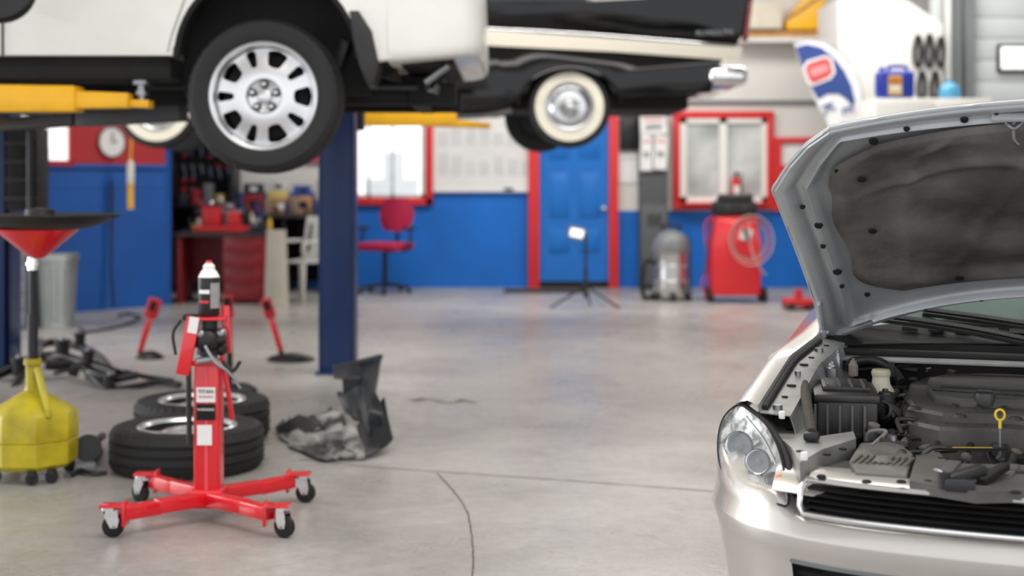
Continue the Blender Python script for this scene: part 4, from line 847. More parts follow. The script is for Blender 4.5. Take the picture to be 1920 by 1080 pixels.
# ================= SILVER CAR =================
TH=18; CO=Vector((1.227,2.743,0))
car=thing("sedan_car","silver sedan with its hood open and engine bay exposed","car",CO,-TH)
CM=PM[car.name]; CI=CM.inverted()
def LG(px,py,z): return CI@G(px,py,z)
def LW(px,py,d): return CI@W(px,py,d)
half=[(0,0),(-.25,.008),(-.45,.028),(-.60,.062),(-.72,.12),(-.81,.20),(-.875,.31),(-.91,.45),(-.92,.62)]
hc=catmull([Vector((a,b,0)) for a,b in half],4)
full=[Vector((-p.x,p.y,0)) for p in hc[::-1]]+hc[1:]
def inset(pts,k,d):
    p=pts[k]; t=(pts[min(k+1,len(pts)-1)]-pts[max(k-1,0)]).normalized(); n=Vector((t.y,-t.x,0))
    if n.dot(Vector((p.x,p.y-1.5,0)))>0: n=-n
    return p+n*d
def shell(levels,m,pts=full,sel=None,mb=None):
    mb=mb or MB(); b=bmesh.new(); R=[]
    for lv in levels:
        row=[]
        for k in range(len(pts)):
            z,d=lv(pts[k].x,pts[k].y) if callable(lv) else lv
            q=inset(pts,k,d); row.append(b.verts.new((q.x,q.y,z)))
        R.append(row)
    for i in range(len(R)-1):
        for k in range(len(pts)-1):
            if sel and not sel(i,(pts[k]+pts[k+1])/2): continue
            b.faces.new([R[i][k],R[i][k+1],R[i+1][k+1],R[i+1][k]])
    bmesh.ops.delete(b,geom=[v for v in b.verts if not v.link_faces],context='VERTS')
    mb.bm(b,m); return mb
def sm(a,b,x):
    t=min(1,max(0,(x-a)/(b-a))); return t*t*(3-2*t)
def topz(u,v): return .553+.045*sm(.68,.74,abs(u))+.05*sm(.80,.92,abs(u))
lv=[lambda u,v:(topz(u,v)+.004,.05),lambda u,v:(topz(u,v),.010),lambda u,v:(topz(u,v)-.008,0.0),lambda u,v:(.540+.3*(topz(u,v)-.553),-.004),lambda u,v:(.515,-.013),lambda u,v:(.508,-.015),lambda u,v:(.475,-.004),(.456,.0),(.40,.01),(.32,.02),(.22,.05)]
mb=shell(lv,silver,sel=lambda i,p:not(i>=7 and i<9 and abs(p.x)<.69 ))
fin(mb,"front_bumper",car,space='L',sharp=50)
mb=shell([(.456,.0),(.456,.05),(.33,.06),(.33,.015)],black_plastic,sel=lambda i,p:abs(p.x)<.70)
for k in range(4): shell([(.435-.025*k,.018),(.429-.025*k,.012),(.423-.025*k,.018)],black_plastic,sel=lambda i,p:abs(p.x)<.69,mb=mb)
fin(mb,"lower_intake",car,space='L')
mb=shell([(.462,.004),(.458,-.006),(.452,-.004),(.450,.006)],grey_mid,sel=lambda i,p:abs(p.x)<.70); fin(mb,"intake_trim",car,space='L',label="thin grey intake trim")
gp=[p for p in full if abs(p.x)<.69]
mb=MB()
def gpt(k,z,d): q=inset(gp,k,d); return Vector((q.x,q.y,z))
n_=len(gp)
mb.tube([gpt(k,.562,-.004) for k in range(n_)]+[gpt(n_-1,.578,.004)+Vector((-.012,0,0)),gpt(n_-1,.618,.012)+Vector((-.012,0,0))]+[gpt(k,.634,.012) for k in range(n_-1,-1,-1)]+[gpt(0,.618,.012)+Vector((.012,0,0)),gpt(0,.578,.004)+Vector((.012,0,0))],.0062,mat("satin_chrome",(226,226,226),.2,.85,var=.02),8,sub=1,closed=True)
shell([(.640,.03),(.638,.018),(.646,.03),(.648,.07)],silver,pts=gp,mb=mb)
fin(mb,"grille_frame",car,space='L',label="chrome and silver grille surround")
mb=shell([(.556,.045),(.638,.055)],dark,pts=gp)
for k in range(4): shell([(.5765+.013*k,.035),(.5730+.013*k,.014),(.5775+.013*k,.010),(.5815+.013*k,.035)],black_plastic,pts=gp,mb=mb)
fin(mb,"grille",car,space='L',label="dark horizontal slat grille")
for sgn in (-1,1):
    def ff(u,v,sgn=sgn):
        x=-(.735-.09*u-.14*u*v); y=.115+.05*v-.03*u+.07*v*v; z=.60+.035*math.sin(v*1.57)+.003
        return Vector((x*(-sgn) if sgn>0 else x,y,z))
    mb=MB(); mb.grid(ff,8,8,silver,.004); fin(mb,"front_fascia",car,space='L')
def cf(v):
    T=[(.3,-.835,.715),(.42,-.855,.742),(.9,-.838,.805),(1.3,-.80,.825),(1.7,-.77,.86),(2.4,-.77,.90),(4.2,-.77,.93),(4.95,-.70,.90)]
    for i in range(len(T)-1):
        if v<=T[i+1][0]:
            t=(v-T[i][0])/(T[i+1][0]-T[i][0]); return (T[i][1]+(T[i+1][1]-T[i][1])*t,T[i][2]+(T[i+1][2]-T[i][2])*t)
    return T[-1][1:]
def side(sgn):
    mb=MB(); b=bmesh.new(); R=[]
    vs=[.42,.50,.60,.70,.80,.90,1.0,1.15,1.3,1.5,1.7,2.0,2.4,2.8,3.2,3.4,3.55,3.7,3.85,4.0,4.2,4.5,4.8,4.95]
    for v in vs:
        cu,czz=cf(v)
        zl=.22
        for ac in (.93,3.75):
            d_=abs(v-ac)
            if d_<.36: zl=max(zl,.32+math.sqrt(.36**2-d_**2)*.95)
        wd=-.92 if v<4.3 else -.92+.25*(v-4.3)
        if v<.62: wd=-.88-.06*(v-.3)/.32*.66
        row=[(cu+.045,czz-.006),(cu+.02,czz+.004),(cu-.005,czz-.002),(cu-.03,czz-.04),(wd+.015,czz-.12),(wd,max(zl+.02,.58)),(wd,max(zl+.01,.45)),(wd+.02,zl)]
        R.append([b.verts.new((x if sgn<0 else -x,v,z)) for x,z in row])
    for i in range(len(R)-1):
        for k in range(7): b.faces.new([R[i][k],R[i][k+1],R[i+1][k+1],R[i+1][k]])
    mb.bm(b,silver); fin(mb,"fender",car,space='L',sharp=60)
side(-1); side(1)
for sgn in (-1,1):
    def f(u,v,sgn=sgn):
        vv=.42+.92*u; cu,czz=cf(vv)
        prof=[(cu+.043,czz-.006),(cu+.05,czz-.025),(cu+.12,czz-.03),(cu+.13,czz-.06),(cu+.17,czz-.30)]
        i=min(int(v*4),3); t=v*4-i; x=prof[i][0]+(prof[i+1][0]-prof[i][0])*t; z=prof[i][1]+(prof[i+1][1]-prof[i][1])*t
        return Vector((x if sgn<0 else -x,vv,z))
    mb=MB(); mb.grid(f,20,12,bay_silver,.003)
    for k in range(8):
        vv=.46+.105*k; cu,czz=cf(vv); x=(cu+.085)*(1 if sgn<0 else -1)
        mb.cyl((x,vv,czz-.03),(x,vv,czz-.022+(.008 if k%3==0 else 0)),.008 if k%2 else .012,dark if k%3 else steel,seg=12)
    pts=[]
    for k in range(9):
        c_=cf(.44+.1*k); pts.append(((c_[0]+.058)*(1 if sgn<0 else -1),.44+.1*k,c_[1]-.018))
    mb.tube(pts,.008,black_rubber,8)
    fin(mb,"inner_fender",car,space='L')
mb=MB(); mb.bx(-.75,.75,.15,1.35,.30,.34,under); mb.bx(-.78,.78,1.30,1.36,.3,.80,under); mb.bx(-.70,.70,.13,.17,.34,.56,under); mb.bx(-.72,-.66,.15,1.3,.34,.62,under); mb.bx(.66,.72,.15,1.3,.34,.62,under)
mb.bx(-.70,.70,.34,.40,.34,.62,under)
fin(mb,"engine_bay_tray",car,space='L')
mb=MB(); mb.grid(lambda u,v:Vector(((u-.5)*1.50,1.26+.20*v+.05*(1-(2*u-1)**2),.790+.050*v+.02*(1-(2*u-1)**2))),20,6,black_plastic,.004)
for k in range(14): mb.box((-.5+.075*k,1.38,.836),(.045,.04,.004),dark,rot=(14,0,0))
mb.beam((-.74,1.25,.775),(.74,1.25,.775),.03,.02,black_rubber,.006); mb.beam((-.70,1.20,.762),(.70,1.20,.762),.05,.012,bay_silver,.004)
fin(mb,"cowl_panel",car,space='L')
mb=MB(); gm=mat("windshield_glass",(84,102,96),.03,var=.35,coat=1,vs=2.5)
mb.grid(lambda u,v:Vector(((u-.5)*(1.46-.22*v),1.40+.80*v+.10*(1-(2*u-1)**2)-.08*v,.835+.535*v)),16,8,gm,.005); fin(mb,"windshield",car,space='L',label="green tinted windshield glass")
mb=MB(); mb.grid(lambda u,v:Vector(((u-.5)*1.22,2.15+1.25*v,1.37+.06*math.sin(v*3.14)+.02*(1-(2*u-1)**2))),10,10,silver,.01)
mb.grid(lambda u,v:Vector(((u-.5)*1.22,3.4+.8*v,1.37-.42*v)),6,6,gm,.005); mb.bx(-.75,.75,4.15,4.9,.86,.92,silver,.02)
for s_ in (-1,1):
    mb.prism([(1.45,.86),(2.2,1.37),(3.4,1.37),(4.15,.92)],-.01,.01,gm,M=Matrix(((0,0,1,s_*.66),(1,0,0,0),(0,1,0,0),(0,0,0,1)))); mb.beam((s_*.73,1.42,.86),(s_*.62,2.2,1.38),.05,.05,silver,.01)
mb.bx(-.8,.8,4.8,4.93,.3,.88,silver,.03)
fin(mb,"cabin",car,space='L')
for pts in ([LW(1590,592,4.3),LW(1700,604,4.2),LW(1820,622,4.1),LW(1920,642,4.0),LW(2000,656,3.95)],[LW(1730,586,4.3),LW(1850,602,4.2),LW(1960,618,4.1),LW(2100,632,4.05)]):
    mb=MB(); mb.tube([p+Vector((0,0,.01)) for p in pts],.009,black_plastic,6); mb.tube([p+Vector((0,.01,-.006)) for p in pts[:4]],.006,black_rubber,6); fin(mb,"wiper",car,space='L')
for v in (.93,3.75):
    for s_ in (-1,1):
        alloy_wheel(sub("wheel",car),TR((s_*.79,v,.325),(0,90*s_,0)),.325,.21,.2,'L',nuts=False)
outl=[(1384,760),(1412,774),(1438,798),(1458,836),(1470,880),(1478,946),(1440,936),(1400,920),(1366,898),(1350,868),(1347,825),(1357,784)]
def hdep(px,py): return 3.06+ (1476-px)/126*.20 + (943-py)/180*.20
lens_m=mat("clear_lens",(245,248,250),.02,alpha=.12,var=.01,coat=1)
refl=mat("reflector",(120,122,124),.15,.6,var=.2,vs=34,col2=(244,246,248),lo=.38,hi=.55)  # contrasty noise puts sparkle of the headlight interior into its colour
def headlight(mir):
    e=sub("headlight",car)
    pts=[LW(px,py,hdep(px,py)) for px,py in outl]
    pts=catmull(pts,4,True); c=sum(pts,Vector())/len(pts)
    fwd=Vector((-.35,-.9,.25)).normalized()
    def fx_(p): return Vector((-p.x,p.y,p.z)) if mir else p
    def dome(mb,bul,back,m,sc=1.0,rings=6):
        vs=[];fs=[]; n=len(pts)
        for r in range(rings+1):
            t=r/rings
            for p in pts:
                q=c+(p-c)*(1-t)*sc; q=q+fwd*(bul*(1-(1-t)**3)-back); vs.append(fx_(q))
        for r in range(rings):
            for k in range(n): fs.append([r*n+k,r*n+(k+1)%n,(r+1)*n+(k+1)%n,(r+1)*n+k])
        mb.add(vs,fs,m)
    mb=MB(); dome(mb,-.02,.004,refl,1.0)
    mb.tube([fx_(p+fwd*.001) for p in pts],.0028,dark,6,closed=True,sub=1)
    fin(mb,"headlight_housing",e,space='L')
    for (px,py,r) in ((1384,836,.029),(1420,866,.024),(1448,900,.012)):
        mb=MB(); o=fx_(LW(px,py,hdep(px,py)-.012)); f=Vector((0.05 if mir else -.05,-1,.1)).normalized()
        mb.lathe([(0,-.022),(r*.3,-.02),(r*.7,-.013),(r,-.0),(r+.003,.003),(r+.005,.0),(r+.005,-.01)],o,f,[mat("bowl_bright",(236,238,240),.08,.8,var=.02)]*3+[chrome,darksteel,darksteel],32); mb.lathe([(0,.0),(r*.25,-.003),(r*.3,-.02)],o,f,grey_mid,16)
        fin(mb,"lamp_reflector",e,space='L',label="round chrome lamp reflector")
    mb=MB()
    for (a_,b_) in (((1400,782),(1456,872)),((1370,796),(1358,868))):
        mb.tube([fx_(LW(a_[0],a_[1],hdep(*a_)-.004)),fx_(LW((a_[0]+b_[0])/2+6,(a_[1]+b_[1])/2,hdep((a_[0]+b_[0])/2,(a_[1]+b_[1])/2)-.012)),fx_(LW(b_[0],b_[1],hdep(*b_)-.004))],.0035,chrome,6)
    fin(mb,"lamp_bezel",e,space='L')
    mb=MB(); o=fx_(LW(1460,912,hdep(1460,912)-.010)); mb.ball(o,(.012,.010,.028),mat("amber_lens",(240,150,96),.2,var=.1,coat=1)); fin(mb,"turn_signal",e,space='L',label="amber turn signal bulb")
    mb=MB(); dome(mb,.016,-.002,lens_m); fin(mb,"headlight_lens",e,space='L',label="clear headlight lens")
headlight(False); headlight(True)
for s_ in (-1,1):
    mb=MB()
    P=[LW(1392,760,3.42),LW(1440,800,3.36),LW(1470,850,3.22),LW(1484,905,3.1),LW(1496,880,3.25),LW(1480,830,3.4),LW(1450,785,3.5)]
    P=[Vector((-p.x,p.y,p.z)) if s_>0 else p for p in P]
    mb.tube(P[:4],.010,black_rubber,8); mb.add([p for p in P],[[0,1,6],[1,2,5,6],[2,3,4,5]],bay_silver)
    fin(mb,"headlight_surround",car,space='L')
# ---- HOOD
PH=math.tan(math.radians(35))
rows=[(1.16,1.40,.752),(1.135,1.34,.755),(1.07,1.206,.758),(.99,1.08,.772),(.89,.948,.788),(.79,.83,.805),(.68,.729,.818),(.59,.643,.770),(.515,.57,.715),(.46,.514,.650)]
def hoodpt(a,b,off=0):
    x=b*(len(rows)-1); i=max(0,min(int(x),len(rows)-2)); t=x-i
    p=[rows[i][k]+(rows[i+1][k]-rows[i][k])*t for k in range(3)]
    s=2*a-1; u=s*p[2]; v=p[0]+(p[1]-p[0])*abs(s)**2.4
    crown=.05*(1-min(1,abs(s))**2)*(.35+.65*math.sin(min(1,b*1.6)*1.57))*(1-.6*b)
    z=.828+(1.32-v)*PH+crown
    return Vector((u,v,z))+Vector((0,.574,.819))*off
hd=sub("hood",car)
mb=MB(); mb.grid(lambda a,b:hoodpt(a,b,.014),40,36,silver,.003)
fin(mb,"hood_skin",hd,space='L',label="silver outer hood skin")
def hin(a,b):
    s=abs(2*a-1); e=min((1-s)*.8,(1-b)*1.0,b*1.0)
    off=.012-.016*sm(.0,.010,e)+.016*sm(.042,.052,e)
    off-=.022*math.exp(-((e-.092)/.012)**2)
    off-=.014*math.exp(-((b-.10)/.014)**2)*(s<.8)
    off+=.010*math.exp(-((b-.17)/.012)**2)*(s<.85)
    return hoodpt(a,b,min(off,.011))
mb=MB(); mb.grid(hin,180,150,silver_under,0)
for P in ([hoodpt(0.002,b/24,.008) for b in range(25)],[hoodpt(0.998,b/24,.008) for b in range(25)],[hoodpt(a/24,.998,.008) for a in range(25)],[hoodpt(a/24,.002,.008) for a in range(25)]): mb.tube(P,.0065,silver_under,6,sub=2)
fin(mb,"hood_inner_panel",hd,space='L',label="pressed light grey metal inner hood panel",sharp=60)
for (a,b,r) in ((.055,.52,.010),(.05,.44,.006),(.06,.34,.011),(.04,.60,.006),(.12,.87,.010),(.25,.945,.008),(.945,.52,.010),(.95,.42,.008),(.88,.87,.010),(.75,.945,.008),(.36,.955,.012),(.10,.22,.007),(.2,.06,.006),(.06,.28,.006),(.09,.74,.007),(.16,.925,.006),(.3,.06,.008),(.30,.955,.005)):
    mb=MB(); p=hoodpt(a,b,-.010); mb.lathe([(0,-.002),(r,-.002),(r+.002,.004)],p,(0,.574,.819),dark,14); fin(mb,"panel_hole",hd,space='L')
lin_m=mat("hood_insulation",(72,70,69),.85,var=.2,vs=5,bump=.7,bs=14,col2=(116,112,109),lo=.35,hi=.68)
def lp(a,b):
    aa=.085+.83*a; bb=.20+.70*b
    s=abs(2*a-1)
    bb-=.05*s**3*(b>.5)*(b-.5)*2
    aa=.5+(aa-.5)*(1-.10*max(0,(b-.8)/.2)**1.5-.20*max(0,(.2-b)/.2)**2+.012*math.sin(b*17))
    q=.014*math.sin(a*9+1.3)*math.sin(b*7+a*3)+.007*math.sin(b*19+a*11)
    for (c0,c1,w_) in ((.30,.25,.018),(.62,-.30,.018),(.14,.05,.016)): q+=.010*math.exp(-((a-c0-c1*(b-.5))/w_)**2)
    q+=.010*math.exp(-((b-.55-.2*math.sin(a*6))/.025)**2)
    rim_=min(a,1-a,b,1-b)
    return hoodpt(aa,bb,-.008-.012*sm(0,.03,rim_)-q*sm(.02,.12,rim_))
mb=MB(); mb.grid(lp,110,90,lin_m,0); fin(mb,"hood_liner",hd,space='L',label="worn dark grey quilted hood insulation pad",sharp=50)
for (a,b) in ((.07,.42),(.06,.74),(.20,.08),(.38,.80),(.52,.3),(.92,.4),(.94,.72),(.78,.08)):
    mb=MB(); p=lp(a,b)-Vector((0,.574,.819))*.004; mb.lathe([(0,.004),(.009,.003),(.012,0)],p,(0,-.574,-.819),dark,16); fin(mb,"liner_clip",hd,space='L')
mb=MB(); p=hoodpt(.33,.945,-.008)
mb.tube([p+Vector((-.03,0,0)),p+Vector((0,0,-.03)),p+Vector((.03,0,0))],.004,steel); mb.tube([p,p+Vector((0,.02,-.05)),p+Vector((.01,.03,-.065))],.005,steel); mb.box(p,(.10,.04,.012),silver_under,rot=(35,0,0),bev=.004)
fin(mb,"hood_latch",hd,space='L',label="steel hood striker latch")
for s_ in (-1,1):
    mb=MB(); mb.beam((s_*.745,1.36,.79),(s_*.745,1.32,.84),.015,.05,silver_under,.004); mb.beam((s_*.745,1.32,.84),(s_*.745,1.18,.93),.012,.04,silver_under,.004); mb.cyl((s_*.73,1.33,.82),(s_*.76,1.33,.82),.014,steel); fin(mb,"hood_hinge",hd,space='L')
# ---- ENGINE BAY
eng=mat("engine_cover_grey",(74,73,73),.5,bump=.15,bs=60,var=.15,vs=5,col2=(106,102,98)); blk2=mat("bay_black",(34,34,36),.45,var=.35,vs=12,col2=(62,61,60)); dusty=mat("bay_dusty",(108,106,103),.6,var=.25,vs=14); tan=mat("bay_tan",(132,122,108),.6,var=.2,vs=16)
mb=MB()
P=[LG(1690,765,.685),LG(1697,722,.70),LG(1735,702,.71),LG(1860,699,.71),LG(2150,720,.71),LG(2180,800,.69),LG(1960,812,.685),LG(1900,806,.685),LG(1760,802,.685),LG(1705,790,.685)]
pc=sum(P,Vector())/len(P)
def pr_(poly,z0,z1,ch):
    mb.prism([(p[0],p[1]) for p in poly],z0,z1-ch,eng); c0=sum(p[0] for p in poly)/len(poly); c1=sum(p[1] for p in poly)/len(poly)
    n=len(poly); up=[]
    for p in poly:
        d=Vector((c0-p[0],c1-p[1])); d.normalize(); up.append((p[0]+d.x*ch,p[1]+d.y*ch))
    vs=[(p[0],p[1],z1-ch) for p in poly]+[(p[0],p[1],z1) for p in up]
    mb.add(vs,[[i,(i+1)%n,n+(i+1)%n,n+i] for i in range(n)]+[[n+i for i in range(n)]],eng)
pr_([(p.x,p.y) for p in P],.60,.686,.008)
pr_([(pc.x+(p.x-pc.x)*.95,pc.y+.03+(p.y-pc.y)*.86) for p in P],.680,.708,.008)
pr_([(pc.x+.03+(p.x-pc.x)*.86,pc.y+.06+(p.y-pc.y)*.62) for p in P],.702,.728,.008)
for k in range(9):
    x=P[0].x+.07+.045*k; mb.box((x,.60,.672),(.006,.012,.03),blk2)
for k in range(6): mb.box((P[0].x+.13+.06*k,.72,.711),(.010,.045,.006),blk2)
mb.beam((P[1].x+.08,.86,.731),(P[1].x+.52,.80,.731),.012,.006,blk2,.001); mb.beam((P[1].x+.10,.93,.731),(P[1].x+.52,.88,.731),.012,.006,blk2,.001)
fin(mb,"engine_cover",car,space='L',label="dark grey stepped engine cover",sharp=30)
for (px,py) in ((1712,718),(1715,775),(1800,790),(1760,706),(1905,795)):
    mb=MB(); q=LG(px,py,.70); mb.lathe([(0,.008),(.012,.007),(.018,0)],(q.x,q.y,.710),(0,0,1),blk2,16); fin(mb,"cover_bolt",car,space='L')
mb=MB(); p=LG(1846,752,.722); mb.lathe([(0,-.02),(.024,-.02),(.026,.0),(.022,.010),(.010,.012),(0,.012)],(p.x,p.y,.733),(0,0,1),blk2,24); mb.box((p.x,p.y,.747),(.038,.008,.010),blk2,bev=.003); fin(mb,"oil_cap",car,space='L',label="black oil filler cap")
yl=mat("dipstick_yellow",(240,200,40),.4)
mb=MB(); p=LW(1875,778,3.24)
mb.tube([p+Vector((.010*math.cos(a),0,.012*math.sin(a))) for a in [i*math.pi/6 for i in range(12)]],.0028,yl,8,closed=True,sub=2); mb.cyl(p+Vector((0,0,-.030)),p+Vector((0,0,-.012)),.0035,yl); mb.cyl(p+Vector((0,0,-.10)),p+Vector((0,0,-.03)),.003,steel); fin(mb,"dipstick",car,space='L',label="yellow ring handled dipstick")
mb=MB(); p0=LG(1720,800,.60); mb.bx(p0.x-.05,p0.x+.75,.42,1.15,.36,.60,blk2,.03)
fin(mb,"engine_block",car,space='L')
tones=[blk2,dusty,darksteel,blk2,tan,steel,eng,blk2]
for k in range(9):
    mb=MB(); x=p0.x-.03+.075*k; m_=random.choice([dusty,blk2,darksteel,blk2]); mb.tube([(x,.44,.50),(x+.01,.41,.58),(x+.01,.45,.635),(x+.02,.52,.65)],.008+.005*random.random(),m_,8); mb.ball((x+.01,.44,.635),.013,random.choice(tones),10); mb.cyl((x+.01,.41,.57),(x+.01,.405,.59),.016,random.choice(tones),seg=14); fin(mb,"engine_fitting",car,space='L')
for k in range(90):
    zone=k%3
    if zone==0: px=random.uniform(1690,1940); py=random.uniform(803,862); z=random.uniform(.60,.655)
    elif zone==1: px=random.uniform(1625,1700); py=random.uniform(715,835); z=random.uniform(.62,.70)
    else: px=random.uniform(1525,1900); py=random.uniform(655,700); z=random.uniform(.70,.745)
    q=LG(px,py,z); mb=MB(); tp=random.choice([0,1,2,2,3]); m_=random.choice(tones); m2_=random.choice(tones)
    if tp==0: mb.box((q.x,q.y,z),(random.uniform(.015,.04),random.uniform(.015,.03),random.uniform(.015,.04)),m_,rot=(random.uniform(-20,20),random.uniform(-20,20),random.uniform(0,90)),bev=.003)
    elif tp==1: r=random.uniform(.006,.015); mb.lathe([(0,-.03),(r,-.03),(r,0),(r*1.2,.002),(r*1.2,.007),(r*.5,.010),(0,.010)],(q.x,q.y,z+.005),(random.uniform(-.4,.4),random.uniform(-.6,.1),1),[m_]*3+[m2_]*3,16)
    elif tp==2: mb.tube([(q.x,q.y,z-.02),(q.x+random.uniform(-.04,.04),q.y+.02,z+.010),(q.x+random.uniform(-.09,.09),q.y+random.uniform(.03,.05),z+.004),(q.x+random.uniform(-.12,.12),q.y+random.uniform(.06,.08),z-.02)],random.uniform(.003,.007),blk2 if k%4 else m_,8)
    else: mb.box((q.x,q.y,z),(random.uniform(.03,.07),.016,.004),m_,rot=(random.uniform(-15,15),random.uniform(-15,15),random.uniform(-60,60))); mb.cyl((q.x,q.y,z),(q.x,q.y,z+.012),.006,steel,seg=6)
    fin(mb,["bracket","sensor_cap","wiring_loom","metal_tab"][tp],car,space='L')
mb=MB(); p=LG(1583,742,.72); mb.box((p.x,p.y,.65),(.15,.24,.15),blk2,rot=(0,0,8),bev=.008,seg=3); mb.box((p.x,p.y,.73),(.16,.25,.02),blk2,rot=(0,0,8),bev=.005); mb.box((p.x,p.y+.02,.745),(.12,.16,.014),blk2,rot=(0,0,8),bev=.005)
for k in range(4): mb.box((p.x-.045+.03*k,p.y,.754),(.006,.13,.006),eng,rot=(0,0,8))
for k in range(5): mb.box((p.x-.06+.03*k,p.y-.125,.66),(.006,.008,.11),eng,rot=(0,0,8))
fin(mb,"fuse_box",car,space='L',label="black ribbed fuse box")
mb=MB(); mb.tube([LG(1508,704,.75),LG(1512,750,.735),LG(1522,812,.69)],.0125,mat("hose_sleeve",(70,65,60),.85,bump=.5,bs=80),12); mb.tube([LG(1506,698,.76),LG(1507,708,.75)],.015,blk2,12,sub=1); mb.box(LG(1522,818,.685),(.035,.035,.02),darksteel,bev=.006); fin(mb,"bay_brace",car,space='L',label="grey sleeved brace rod")
p=LG(1652,712,.74)
mb=MB(); mb.lathe([(0,-.1),(.034,-.1),(.036,-.03),(.024,-.01),(.022,.01),(0,.01)],p,(0,0,1),mat("reservoir_white",(206,202,182),.4),24); fin(mb,"coolant_reservoir",car,space='L',label="translucent white coolant reservoir")
mb=MB(); mb.lathe([(0,.0),(.024,0),(.026,.010),(.022,.018),(0,.020)],p+Vector((0,0,.01)),(0,0,1),mat("cap_cream",(186,180,152),.5),20); fin(mb,"reservoir_cap",car,space='L')
hz=[([(1590,690,.74),(1600,678,.755),(1640,676,.76),(1672,692,.74),(1690,715,.71)],.013),([(1640,762,.70),(1655,785,.66),(1668,812,.61)],.018),([(1600,800,.63),(1600,770,.69),(1630,755,.71),(1665,765,.69)],.008),([(1555,680,.735),(1600,672,.75),(1660,684,.74),(1720,694,.73)],.008),([(1685,760,.69),(1668,780,.67),(1680,812,.62),(1740,835,.60)],.007),([(1760,808,.65),(1780,830,.62),(1850,832,.62),(1900,816,.65)],.006),([(1860,806,.67),(1870,825,.64),(1862,850,.62)],.006),([(1520,655,.775),(1600,660,.765),(1720,672,.755),(1900,690,.73)],.005),([(1560,835,.64),(1620,815,.64),(1700,812,.62)],.009),([(1545,670,.76),(1560,682,.75),(1548,700,.74),(1530,720,.73)],.006),([(1460,740,.72),(1475,720,.735),(1500,700,.75),(1530,665,.77)],.006),([(1680,735,.70),(1668,750,.70),(1672,775,.68),(1690,800,.64)],.010),([(1430,775,.715),(1460,755,.72),(1480,760,.71),(1500,735,.72)],.005),([(1700,812,.64),(1730,825,.63),(1800,822,.63),(1880,838,.62)],.007)]
for P_,r in hz:
    mb=MB(); mb.tube([LG(*q) for q in P_],r,blk2,10); fin(mb,"engine_hose",car,space='L',label="black rubber hose")
mb=MB(); q=LG(1655,790,.66)
for k in range(9):
    c_=q+Vector((.004*k,.012*k,-.004*k+.03)); mb.lathe([(.018,0),(.024,.003),(.024,.007),(.018,.010)],c_,(.3,1,-.3),blk2,20)
fin(mb,"corrugated_duct",car,space='L',label="black corrugated intake duct")
for (a,b_,z,r,m) in ((1482,742,.725,.022,bay_silver),(1560,690,.765,.015,steel),(1630,765,.69,.014,dusty),(1700,822,.63,.020,steel),(1730,818,.63,.014,dusty),(1470,705,.745,.011,steel),(1715,835,.62,.018,dusty),(1610,812,.64,.014,blk2),(1660,742,.715,.024,blk2),(1600,684,.765,.013,tan),(1570,668,.775,.010,steel),(1445,760,.715,.010,blk2)):
    q=LG(a,b_,z); mb=MB(); mb.lathe([(0,-.03),(r,-.03),(r,0),(r*.75,.004),(r*.7,.010),(r*.35,.012),(r*.3,.018),(0,.018)],q,(0,0,1),m,18); fin(mb,"bay_fitting",car,space='L')
mb=MB()
Pn=[LG(1592,862,.655),LG(1612,826,.66),LG(1680,822,.66),LG(1712,845,.66),LG(1700,900,.645),LG(1605,893,.645)]
mb.prism([(p.x,p.y) for p in Pn],.62,.655,dusty,bev=.006,seg=3)
a_=LG(1655,862,.66)
for k in range(9): mb.box((a_.x-.055+.014*k,a_.y+.01,.657),(.005,.09,.005),eng,rot=(0,0,-8))
mb.lathe([(0,.010),(.012,.010),(.018,.004),(.022,0)],(a_.x,a_.y,.657),(0,0,1),dusty,16)
fin(mb,"intake_cover",car,space='L',label="grey ribbed plastic cover")
mb=MB()
mb.prism([(-.66,.15),(-.45,.105),(0,.08),(.45,.105),(.66,.15),(.62,.33),(.3,.36),(-.3,.36),(-.62,.33)],.60,.634,eng)
mb.prism([(p.x,p.y) for p in [LG(1705,905,.65),LG(1718,850,.66),LG(1760,842,.66),LG(1780,868,.655),LG(1905,870,.655),LG(2050,880,.655),LG(2060,925,.645),LG(1830,930,.645)]],.630,.654,eng)
for k in range(5): mb.beam((-.38+.12*k,.14,.652),(-.36+.12*k,.26,.656),.03,.012,eng,.003)
mb.beam((-.30,.20,.657),(.30,.20,.657),.012,.008,blk2,.002)
fin(mb,"radiator_cover",car,space='L',label="dark grey plastic radiator cover",sharp=30)
for (a,b_) in ((1625,905),(1690,905),(1740,905),(1905,925),(1540,888),(1765,862),(1890,880)):
    q=LG(a,b_,.65); mb=MB(); mb.lathe([(0,.006),(.008,.005),(.011,0)],(q.x,q.y,.650 if a>1600 else .642),(0,0,1),dark,14); fin(mb,"push_clip",car,space='L')
mb=MB(); q=LG(1800,905,.66); mb.beam((q.x-.035,q.y-.01,.66),(q.x+.045,q.y+.05,.680),.028,.024,black_plastic,.005); mb.beam((q.x+.04,q.y+.02,.660),(q.x+.09,q.y+.13,.675),.022,.016,dark,.004); mb.cyl((q.x-.03,q.y-.02,.65),(q.x-.03,q.y-.02,.682),.012,black_plastic); mb.box((q.x,q.y-.03,.66),(.06,.02,.025),darksteel,bev=.005); mb.tube([(q.x-.02,q.y,.67),(q.x-.05,q.y+.02,.68),(q.x-.03,q.y+.06,.665)],.004,steel); fin(mb,"hood_latch_catch",car,space='L',label="black hood latch mechanism")
mb=MB(); q=LG(1832,842,.665); mb.box((q.x,q.y,.665),(.13,.020,.005),dark,rot=(0,0,16)); mb.box((q.x-.01,q.y,.668),(.09,.003,.001),yl,rot=(0,0,16)); fin(mb,"warning_label",car,space='L',label="black and yellow warning label")
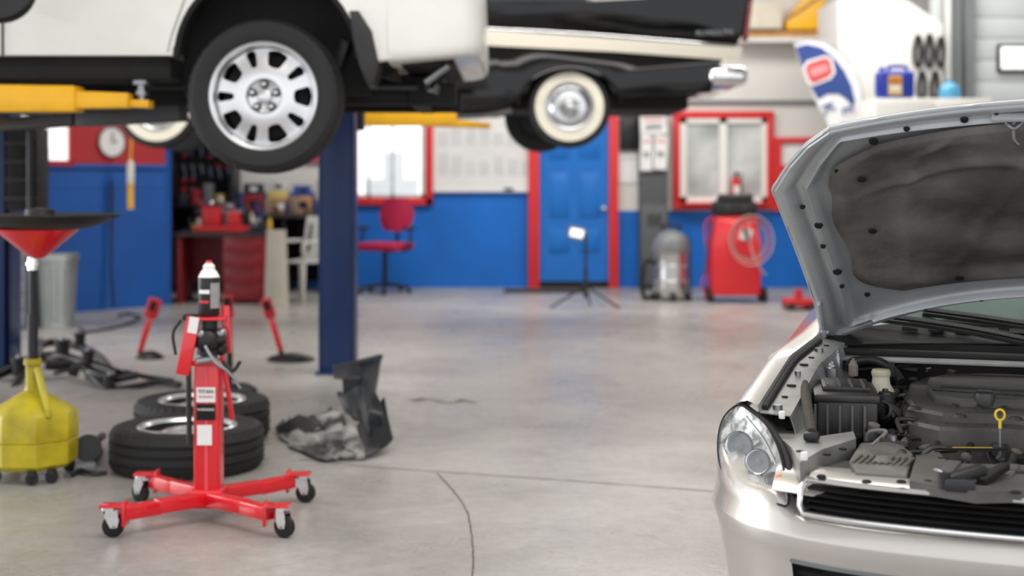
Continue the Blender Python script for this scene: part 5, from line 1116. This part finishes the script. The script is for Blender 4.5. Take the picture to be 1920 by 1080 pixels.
for (a,b_,z) in ((1466,778,.725),(1508,855,.685)):
    q=LG(a,b_,z); mb=MB(); mb.box(q,(.014,.014,.018),paper,rot=(0,0,10),bev=.003); fin(mb,"clip",car,space='L',label="small white plastic clip")
mb=MB(); mb.prism([(p.x,p.y) for p in [LG(1405,775,.70),LG(1450,715,.72),LG(1500,690,.74),LG(1530,690,.74),LG(1500,760,.70),LG(1520,830,.66),LG(1600,818,.66),LG(1605,840,.65),LG(1540,870,.64),LG(1500,895,.64),LG(1485,850,.66),LG(1455,800,.69)]],.63,.672,bay_silver)
for (a,b_) in ((1450,770),(1480,800),(1500,840),(1550,845),(1580,835),(1490,770)):
    q=LG(a,b_,.68); mb.cyl((q.x,q.y,.670),(q.x,q.y,.674),.009,dark,seg=14)
fin(mb,"radiator_support",car,space='L',label="silver grey radiator support panel")

# ================= LIGHTS / WORLD / CAMERA =================
w=bpy.data.worlds.new("World"); bpy.context.scene.world=w; w.use_nodes=True
bg=w.node_tree.nodes["Background"]; bg.inputs[0].default_value=(.95,.97,1,1); bg.inputs[1].default_value=1.6
def area(name,loc,rot,sx,sy,e,col=(1,.97,.93)):
    l=bpy.data.lights.new(name,'AREA'); l.shape='RECTANGLE'; l.size=sx; l.size_y=sy; l.energy=e; l.color=col
    o=bpy.data.objects.new(name,l); COL.objects.link(o); o.location=loc; o.rotation_euler=[math.radians(a) for a in rot]; return o
area("ceiling_light_a",(1,4,4.4),(0,0,0),5,1.5,160); area("ceiling_light_b",(-1,9.5,4.4),(0,0,0),6,1.2,220); area("ceiling_light_c",(1.5,13.6,4.4),(0,0,0),7,2,320)
area("bay_daylight",(-10,8,2.2),(0,-90,0),4,6,520,(.95,.97,1))
cd=bpy.data.cameras.new("camera"); cam=bpy.data.objects.new("camera",cd); COL.objects.link(cam)
cam.location=(0,0,H); cam.rotation_euler=(math.radians(90),0,0); cd.sensor_width=36; cd.lens=36*F/1920; cd.shift_y=-200/1920.
cd.dof.use_dof=True; cd.dof.focus_distance=3.7; cd.dof.aperture_fstop=2.2
bpy.context.scene.camera=cam
bpy.context.scene.view_settings.view_transform='Standard'
